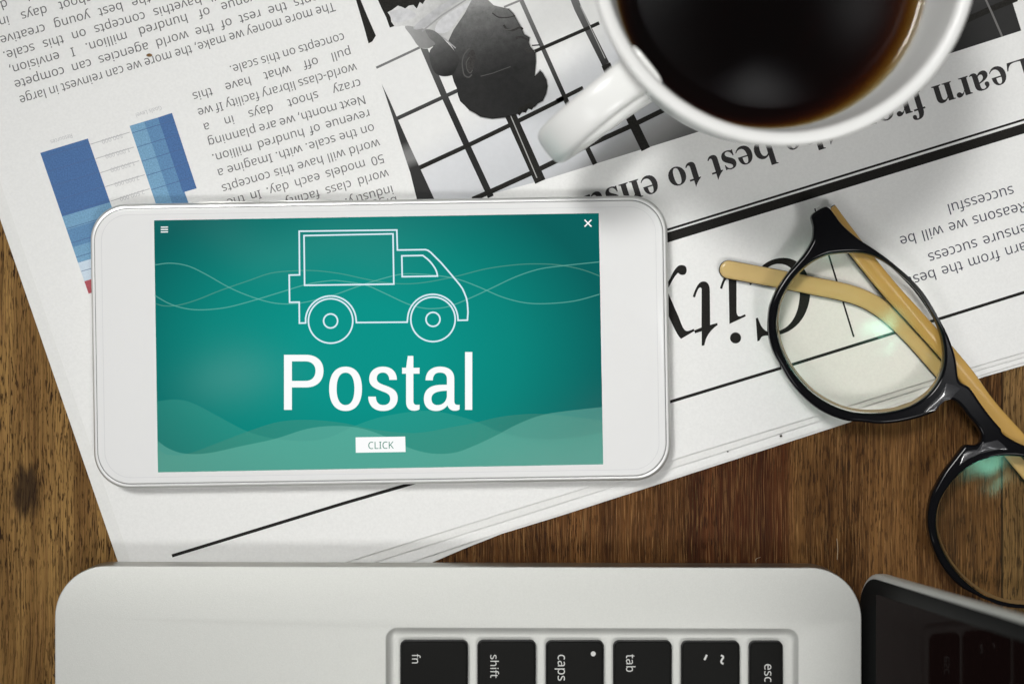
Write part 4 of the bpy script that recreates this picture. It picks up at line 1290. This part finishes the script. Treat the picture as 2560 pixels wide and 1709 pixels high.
inn2 = Z3([(2349, 22), (2280, 14), (2200, 15), (2100, 33), (2000, 73), (1920, 130), (1850, 203), (1793, 290), (1760, 380), (1752, 480), (1766, 570), (1800, 662), (1852, 752), (1920, 836), (2000, 908), (2090, 968), (2200, 1014), (2349, 1033)]) + [(2620, 1508), (2672, 1482), (2712, 1440), (2738, 1390), (2744, 1335), (2730, 1278), (2695, 1222), (2645, 1178), (2600, 1155)]
inn1, inn2 = catmull(inn1, 3), catmull(inn2, 3)
zmid = (ZF0 + ZF1) / 2
fr_me = fill_mesh("frame", [mm(frame_out, ZF1), mm(inn1, ZF1), mm(inn2, ZF1)], zmid, mapper=1, extrude=(ZF1 - ZF0) / 2 - 0.75, bevel=0.75)
fr_o = put("frame", fr_me, acet, glasses)
fr_me.polygons.foreach_set('use_smooth', [True] * len(fr_me.polygons))
fr_me.set_sharp_from_angle(angle=R(50))
# bevelled inner rim of tan laminate that holds each lens
tan = plain("tan_acetate", (0.53, 0.32, 0.085), 0.16, 0.5, coat=0.3, vary=0.10, vscale=60)
rim_tan = plain("brown_rim_acetate", (0.36, 0.23, 0.11), 0.25)
tan_pale = plain("pale_tan_acetate", (0.60, 0.43, 0.175), 0.16, 0.5, coat=0.3, vary=0.10, vscale=60)


def ring(name, loop, w, z0, z1, mat, parent):
    a = inset(loop, 0)
    b = inset(loop, w)
    m = len(a)
    V = [(x, y, z1) for x, y in a] + [(x, y, z0) for x, y in b] + [(x, y, z0 - 0.4) for x, y in b] + [(x, y, z0 - 0.4) for x, y in a]
    F = []
    for i in range(m):
        j = (i + 1) % m
        for k in range(4):
            k2 = (k + 1) % 4
            F.append((k * m + i, k * m + j, k2 * m + j, k2 * m + i))
    me = mesh_mm(name, V, F)
    bm = bmesh.new()
    bm.from_mesh(me)
    bmesh.ops.recalc_face_normals(bm, faces=bm.faces)
    bm.to_mesh(me)
    bm.free()
    return put(name, me, mat, parent)


def lens_mat():
    m, n, l, p = new_mat("coated_lens")
    n.remove(p)
    out = n["Material Output"]
    tr = n.new("ShaderNodeBsdfTransparent")
    tr.inputs["Color"].default_value = (1.0, 0.978, 0.945, 1)
    gl_ = n.new("ShaderNodeBsdfGlossy")
    gl_.inputs["Roughness"].default_value = 0.02
    gl_.inputs["Color"].default_value = (0.35, 1.0, 0.70, 1)
    fr = n.new("ShaderNodeFresnel")
    fr.inputs["IOR"].default_value = 1.45
    mx = n.new("ShaderNodeMixShader")
    l.new(fr.outputs[0], mx.inputs[0])
    l.new(tr.outputs[0], mx.inputs[1])
    l.new(gl_.outputs[0], mx.inputs[2])
    l.new(mx.outputs[0], out.inputs["Surface"])
    return m


lens_m = lens_mat()
for lo in (inn1, inn2):
    L = mm(lo, ZF1)
    cx = sum(p_[0] for p_ in L) / len(L)
    cy = sum(p_[1] for p_ in L) / len(L)
    V, F = [], []
    NR = 14
    m = len(L)
    L2 = inset(L, -0.35)
    V.append((cx, cy, 0))
    for k in range(1, NR + 1):
        for x, y in L2:
            V.append((cx + (x - cx) * k / NR, cy + (y - cy) * k / NR, 0))
    rc = 400.0
    V = [(x, y, ZF1 + 0.5 - ((x - cx) ** 2 + (y - cy) ** 2) / (2 * rc)) for x, y, _ in V]
    for i in range(m):
        F.append((0, 1 + i, 1 + (i + 1) % m))
    for k in range(NR - 1):
        for i in range(m):
            j = (i + 1) % m
            F.append((1 + k * m + i, 1 + (k + 1) * m + i, 1 + (k + 1) * m + j, 1 + k * m + j))
    put("lens", mesh_mm("lens", V, F), lens_m, glasses, smooth=True)
    ring("inner_rim", [(x + 0.5, y + 0.42) for x, y in inset(L, -0.25)], 0.75, ZF0 + 0.6, ZF0 + 2.6, rim_tan, glasses)


def temple(centre_px, widths, z0, z1, tip_round, mat_in, end_round=False):
    """strap along pixel centreline: black outside below, tan lining above"""
    c = catmull([(x, y) for x, y in centre_px], 6, False)
    m = len(c)
    cl = mm(c, z1)
    lft, rgt = [], []
    ws = [widths[0] + (widths[1] - widths[0]) * i / (m - 1) for i in range(m)]
    for i in range(m):
        a, b = cl[max(i - 1, 0)], cl[min(i + 1, m - 1)]
        t = Vector((b[0] - a[0], b[1] - a[1])).normalized()
        nn = Vector((-t.y, t.x))
        w = ws[i] / PPM / 2
        lft.append((cl[i][0] + nn.x * w, cl[i][1] + nn.y * w))
        rgt.append((cl[i][0] - nn.x * w, cl[i][1] - nn.y * w))
    cap = []
    if tip_round:
        t = Vector((cl[0][0] - cl[1][0], cl[0][1] - cl[1][1])).normalized()
        nn = Vector((t.y, -t.x))
        w = ws[0] / PPM / 2
        for k in range(1, 12):
            a = math.pi * k / 12
            v = nn * math.cos(a) * -1 + t * math.sin(a)
            cap.append((cl[0][0] - v.x * 0 + (nn * -math.cos(a)).x * w * -1 * -1 + t.x * math.sin(a) * w, cl[0][1] + (nn * -math.cos(a)).y * w + t.y * math.sin(a) * w))
    loop = lft + rgt[::-1]
    if cap:
        # cap runs from the right side of the tip round to the left side
        if (Vector(cap[0]) - Vector(rgt[0])).length > (Vector(cap[0]) - Vector(lft[0])).length:
            cap = cap[::-1]
        loop = loop + cap
    zm_ = z0 + (z1 - z0) * 0.55
    o = slab("temple", loop, z0, zm_, 0.5, acet, glasses, seg=3)
    slab("lining", inset(loop, 0.12), zm_ - 0.2, z1, 0.8, mat_in, o, seg=4)
    return o


PB = Z6([(335, 528), (400, 540), (650, 587), (900, 637), (1110, 680), (1250, 724), (1370, 790), (1480, 878), (1600, 998), (1700, 1110), (1800, 1225)]) + [(2440, 1020), (2540, 1140), (2640, 1258), (2760, 1385), (2830, 1450)]
temple(PB, (47, 44), Z_PAPER + 0.1, 5.0, True, tan_pale)
PA = Z6([(1010, 120), (1110, 255), (1260, 450), (1440, 668), (1620, 865), (1800, 1065), (1960, 1255)]) + [(2470, 1012), (2540, 1090), (2660, 1222), (2760, 1330), (2900, 1480)]
temple(PA, (47, 40), 5.1, 8.6, False, tan)
# hinge blocks that join the temples to the frame ends
for (x, y), zz in (((2068, 528), 5.4), ((2850, 1405), 2.2)):
    a, b, _ = P(x, y, ZF1)
    slab("hinge", [(a - 1.6, b - 1.6), (a + 1.6, b - 1.6), (a + 1.6, b + 1.6), (a - 1.6, b + 1.6)], zz, ZF0 + 0.4, 0.3, alu, glasses, seg=2)
# sloping front nose facets, tilted and domed to catch lamp sheen
facet = plain("polished_black_acetate", (0.02, 0.02, 0.023), 0.26, 0.9, coat=1.0)


def facet_px(pts, tilt, label=None):
    L = mm(ZB(pts), ZF1)
    cx = sum(p_[0] for p_ in L) / len(L)
    cy = sum(p_[1] for p_ in L) / len(L)
    top = [(x, y, ZF1 + 0.35 + (x - cx) * tilt[0] + (y - cy) * tilt[1]) for x, y in L]
    bot = [(x, y, ZF0 + 0.6) for x, y in L]
    m = len(L)
    F = [tuple(range(m)), tuple(range(2 * m - 1, m - 1, -1))] + [(i, m + i, m + (i + 1) % m, (i + 1) % m) for i in range(m)]
    me = mesh_mm("nose_facet", top + bot, F)
    bm = bmesh.new()
    bm.from_mesh(me)
    bmesh.ops.recalc_face_normals(bm, faces=bm.faces)
    bmesh.ops.bevel(bm, geom=list(bm.edges), offset=0.35 * U, segments=3, affect='EDGES', profile=0.6)
    big = [f for f in bm.faces if len(f.verts) > 6 and f.normal.z > 0.5]
    for q in bmesh.ops.poke(bm, faces=big)["verts"]:
        q.co.z += 0.45 * U
    for f in bm.faces:
        f.smooth = True
    bm.to_mesh(me)
    bm.free()
    return put("nose_facet", me, facet, glasses)


facet_px([(735, 250), (765, 300), (800, 345), (885, 392), (765, 515), (700, 530), (640, 585), (600, 635), (470, 660), (560, 555), (650, 460), (705, 350)], (0.05, -0.17))
facet_px([(1110, 985), (1280, 950), (1330, 990), (1400, 1060), (1280, 1060), (1100, 1100), (960, 1160), (850, 1240), (905, 1100), (945, 1070), (1060, 1055)], (0.05, -0.17))

# ------------------------------------------------------------------ laptop
Z_LB, Z_LT = 2.4, 13.7
lap_c = P(1145, 1900, 0)
laptop = thing("laptop", "open silver laptop with black keys lying sideways along the near edge of the newspaper", "laptop", (lap_c[0], lap_c[1], 0))
silver = plain("bead_blasted_aluminium", (0.585, 0.59, 0.56), 0.50, 0.5, metal=0.35, bump=(4200, 0.22), vary=0.03, vscale=2600)


def sk(pts):
    """tiny turn of the laptop, measured along its edge"""
    return [(x, y + (x - 1140) * 0.0026) for x, y in pts]


y_far = 4400
base_px = sk(rrect(137, 1416, 2154, y_far, 128, 16))
well_px = sk(rrect(963, 1567, 1998, y_far - 150, 30, 8))
base_mm = mm(base_px, Z_LT)
well_mm = mm(well_px, Z_LT)
base_o = slab("base", base_mm, 3.0, Z_LT, 0.35, silver, laptop, r_bot=1.2, seg=5, hole=(well_mm, [(0.15, 0.04), (0.5, 0.45), (1.0, 1.0), (1.6, 1.4), (2.3, 1.6), (2.9, 1.65)]))
side_m = plain("polished_aluminium_side", (0.46, 0.45, 0.41), 0.36, 0.5, metal=1.0)
base_o.data.materials.append(side_m)
for f in base_o.data.polygons:
    zc_ = sum(base_o.data.vertices[v].co.z for v in f.vertices) / len(f.vertices)
    if abs(f.normal.z) < 0.75 and len(f.vertices) == 4 and zc_ < (Z_LT - 3.0 - 1.0) * U:
        f.material_index = 1
rub = plain("black_rubber", (0.02, 0.02, 0.02), 0.8)
for x, y in ((300, 1580), (1990, 1580)):
    a, b, _ = P(x, y, 3)
    slab("rubber_foot", [(a + 5 * math.cos(2 * math.pi * i / 24), b + 5 * math.sin(2 * math.pi * i / 24)) for i in range(24)], 2.32, 3.4, 0.2, rub, laptop)
key_m = plain("black_keycap", (0.0060, 0.0060, 0.0053), 0.5, 0.1, bump=(5000, 0.12))
leg_m = plain("white_key_legend", (0.62, 0.62, 0.60), 0.5)
skirt_m = plain("black_key_skirt", (0.004, 0.004, 0.004), 0.6)  # near-black lower part of each key, wider than its cap
KEYS = [("fn", 1000, 1170, 1600, 1752, [("fn", (1030, 1633), (1030, 1659), 15)]),
        ("shift", 1193, 1340, 1600, 1960, [("shift", (1226, 1634), (1226, 1693.5), 15)]),
        ("caps", 1364, 1510, 1601, 1890, [("caps", (1394.5, 1633.5), (1394.5, 1761), 17.5)]),
        ("tab", 1533, 1680, 1601, 1850, [("tab", (1565.5, 1634), (1565.5, 1679.5), 16.5)]),
        ("backquote", 1703, 1850, 1602, 1752, []),
        ("esc", 1873, 1958, 1602, 1752, [("esc", (1911, 1657), (1911, 1704), 17)])]
ZK = Z_LT + 0.35
for nm, x0, x1, y0, y1, tx in KEYS:
    lab = {"backquote": "key marked with a tick and a tilde"}.get(nm, "key marked %s" % nm)
    kl = mm(rrect(x0, y0, x1, y1, 15, 8), ZK)
    sk_o = slab("key", kl, Z_LT - 1.6, ZK - 0.45, 0.1, skirt_m, laptop, seg=2, label=lab)
    cap = slab("keycap", inset(kl, 0.28), ZK - 0.6, ZK, 0.42, key_m, sk_o, r_bot=0.02, seg=5)
    for s, a, b, xh in tx:
        if s == "caps":
            b = (a[0], a[1] + 68)
            lps = text_loops("caps", a, b, xh, mid=False) + text_loops("lock", (a[0], 1712), (a[0], 1776), xh, mid=False) if False else text_loops("caps", a, b, xh, mid=False)
            lps.append(circle(1483, 1633, 6.2, 24))
        else:
            lps = text_loops(s, a, b, xh, mid=False)
        flat("legend", lps, ZK + 0.012, leg_m, sk_o)
    if nm == "backquote":
        t1 = catmull([(1802, 1637), (1806.5, 1638.5), (1808, 1642.5), (1804.5, 1648), (1803, 1652.5), (1805, 1656.5), (1809, 1657.5)], 5, False)
        strips("legend", [(t1, 4.6, False), ([(1767.0, 1635.5), (1761.0, 1648.5)], 5.0, False)], ZK + 0.012, leg_m, sk_o)

# lid, opened a little past upright
th = R(76.9)
lu = Vector((math.cos(th), 0, math.sin(th)))
lvv = Vector((0, -1, 0))
ln_ = Vector((-math.sin(th), 0, math.cos(th)))
lo_ = Vector((P(2147, 1416, 8)[0], -62.1, 7.0))
LW_, LH_ = 322.0, 224.0


def lid_slab(name, u0, u1, v0, v1, r, n0, n1, mat, parent, rnd=0.3, seg=4):
    loop = rrect(v0, u0, v1, u1, r, 10)
    o = slab(name, loop, n0, n1, rnd, mat, None, r_bot=min(rnd, (n1 - n0) * 0.45), seg=seg)
    me = o.data
    base = Vector(WORLD_AT[o.name])
    nn = len(me.vertices)
    co = np.empty(nn * 3, dtype=np.float32)
    me.vertices.foreach_get('co', co)
    co = co.reshape(-1, 3) + np.array(base, dtype=np.float32)
    M_ = np.array([lvv, lu, ln_])
    w = co @ M_ + np.array(lo_ * U)
    c = (w.min(0) + w.max(0)) / 2
    me.vertices.foreach_set('co', (w - c).astype(np.float32).ravel())
    me.update()
    bm = bmesh.new()
    bm.from_mesh(me)
    bmesh.ops.recalc_face_normals(bm, faces=bm.faces)
    bm.to_mesh(me)
    bm.free()
    o.location = Vector([float(q) for q in c])
    WORLD_AT[o.name] = tuple(float(q) for q in c)
    if parent is not None:
        o.parent = parent
        o.location = o.location - Vector(WORLD_AT[parent.name])
    return o


bezel_m = plain("black_bezel_glass", (0.0125, 0.013, 0.013), 0.30, 0.02)
disp_m = plain("dark_display_glass", (0.0105, 0.0052, 0.0048), 0.03, 0.022)
lid = lid_slab("lid", 0, LH_, 0, LW_, 12, -3.6, 0, silver, laptop, 0.9, 5)
lid_slab("bezel", 1.3, LH_ - 1.3, 1.3, LW_ - 1.3, 10.6, 0.0 + 0.003, 0.35, bezel_m, lid, 0.15, 2)
lid_slab("display", 12.5, LH_ - 7, 5.2, LW_ - 5.2, 0.8, 0.353, 0.40, disp_m, lid, 0.01, 1)
hinge_m = plain("black_hinge_plastic", (0.012, 0.012, 0.012), 0.4)
hx0 = P(2154, 1416, Z_LT)[0]
slab("hinge", [(hx0 - 0.5, -78), (hx0 + 1.2, -78), (hx0 + 1.2, -62 - 300), (hx0 - 0.5, -62 - 300)], 4.0, 9.5, 0.6, hinge_m, laptop)

# ------------------------------------------------------------------ small things
def blob(name, x, y, z, sx, sy, sz, mat, seed):
    bm = bmesh.new()
    bmesh.ops.create_icosphere(bm, subdivisions=2, radius=1)
    rnd = random.Random(seed)
    for v in bm.verts:
        v.co *= 0.75 + 0.5 * rnd.random()
        v.co = Vector((v.co.x * sx * U, v.co.y * sy * U, (v.co.z * sz + sz) * U))
    me = bpy.data.meshes.new(name)
    bm.to_mesh(me)
    bm.free()
    a, b, _ = P(x, y, z)
    me.transform(Matrix.Translation(Vector((a, b, z)) * U))
    return put(name, me, mat)


crumb_m = plain("brown_crumb", (0.19, 0.095, 0.03), 0.8, vary=0.4, vscale=3000)
tag(blob("crumb", 374, 139, Z_PAPER, 0.75, 0.42, 0.3, crumb_m, 3), "small brown crumb lying on the newspaper text above the bar chart", "crumb")
fluff_m = plain("pale_fibre", (0.5, 0.42, 0.3), 0.9)


def fibre(name, pts, z, w, mat):
    c = catmull([P(x, y, z)[:2] for x, y in pts], 4, False)
    V, F = [], []
    m = len(c)
    for i in range(m):
        a, b = c[max(i - 1, 0)], c[min(i + 1, m - 1)]
        t = Vector((b[0] - a[0], b[1] - a[1])).normalized()
        nn = Vector((-t.y, t.x))
        for k in range(6):
            q = 2 * math.pi * k / 6
            V.append((c[i][0] + nn.x * math.cos(q) * w, c[i][1] + nn.y * math.cos(q) * w, z + w + math.sin(q) * w))
    for i in range(m - 1):
        for k in range(6):
            F.append((i * 6 + k, i * 6 + (k + 1) % 6, (i + 1) * 6 + (k + 1) % 6, (i + 1) * 6 + k))
    return put(name, mesh_mm(name, V, F), mat, None, smooth=True)


tag(fibre("lint", [(1890, 1404), (1889, 1398), (1894, 1394), (1901, 1392)], 0.0, 0.055, fluff_m), "tiny curled pale fibre on the dark wood above the laptop edge", "lint")
tag(fibre("wood_splinter", [(2092, 1345), (2094, 1370), (2093, 1398)], 0.0, 0.07, fluff_m), "pale straight splinter on the wood beside the round lens and laptop lid", "splinter")
speck_m = plain("dark_grit", (0.03, 0.022, 0.014), 0.8)
tag(blob("grit", 1952, 1089, Z_PAPER - 0.55, 0.38, 0.30, 0.15, speck_m, 5), "larger dark speck of grit on the lower right newspaper edge, beside the glasses", "grit")
tag(blob("grit", 1819, 1128, Z_PAPER - 0.55, 0.24, 0.18, 0.1, speck_m, 8), "smaller dark speck of grit on the lower right newspaper edge, nearer the phone", "grit")
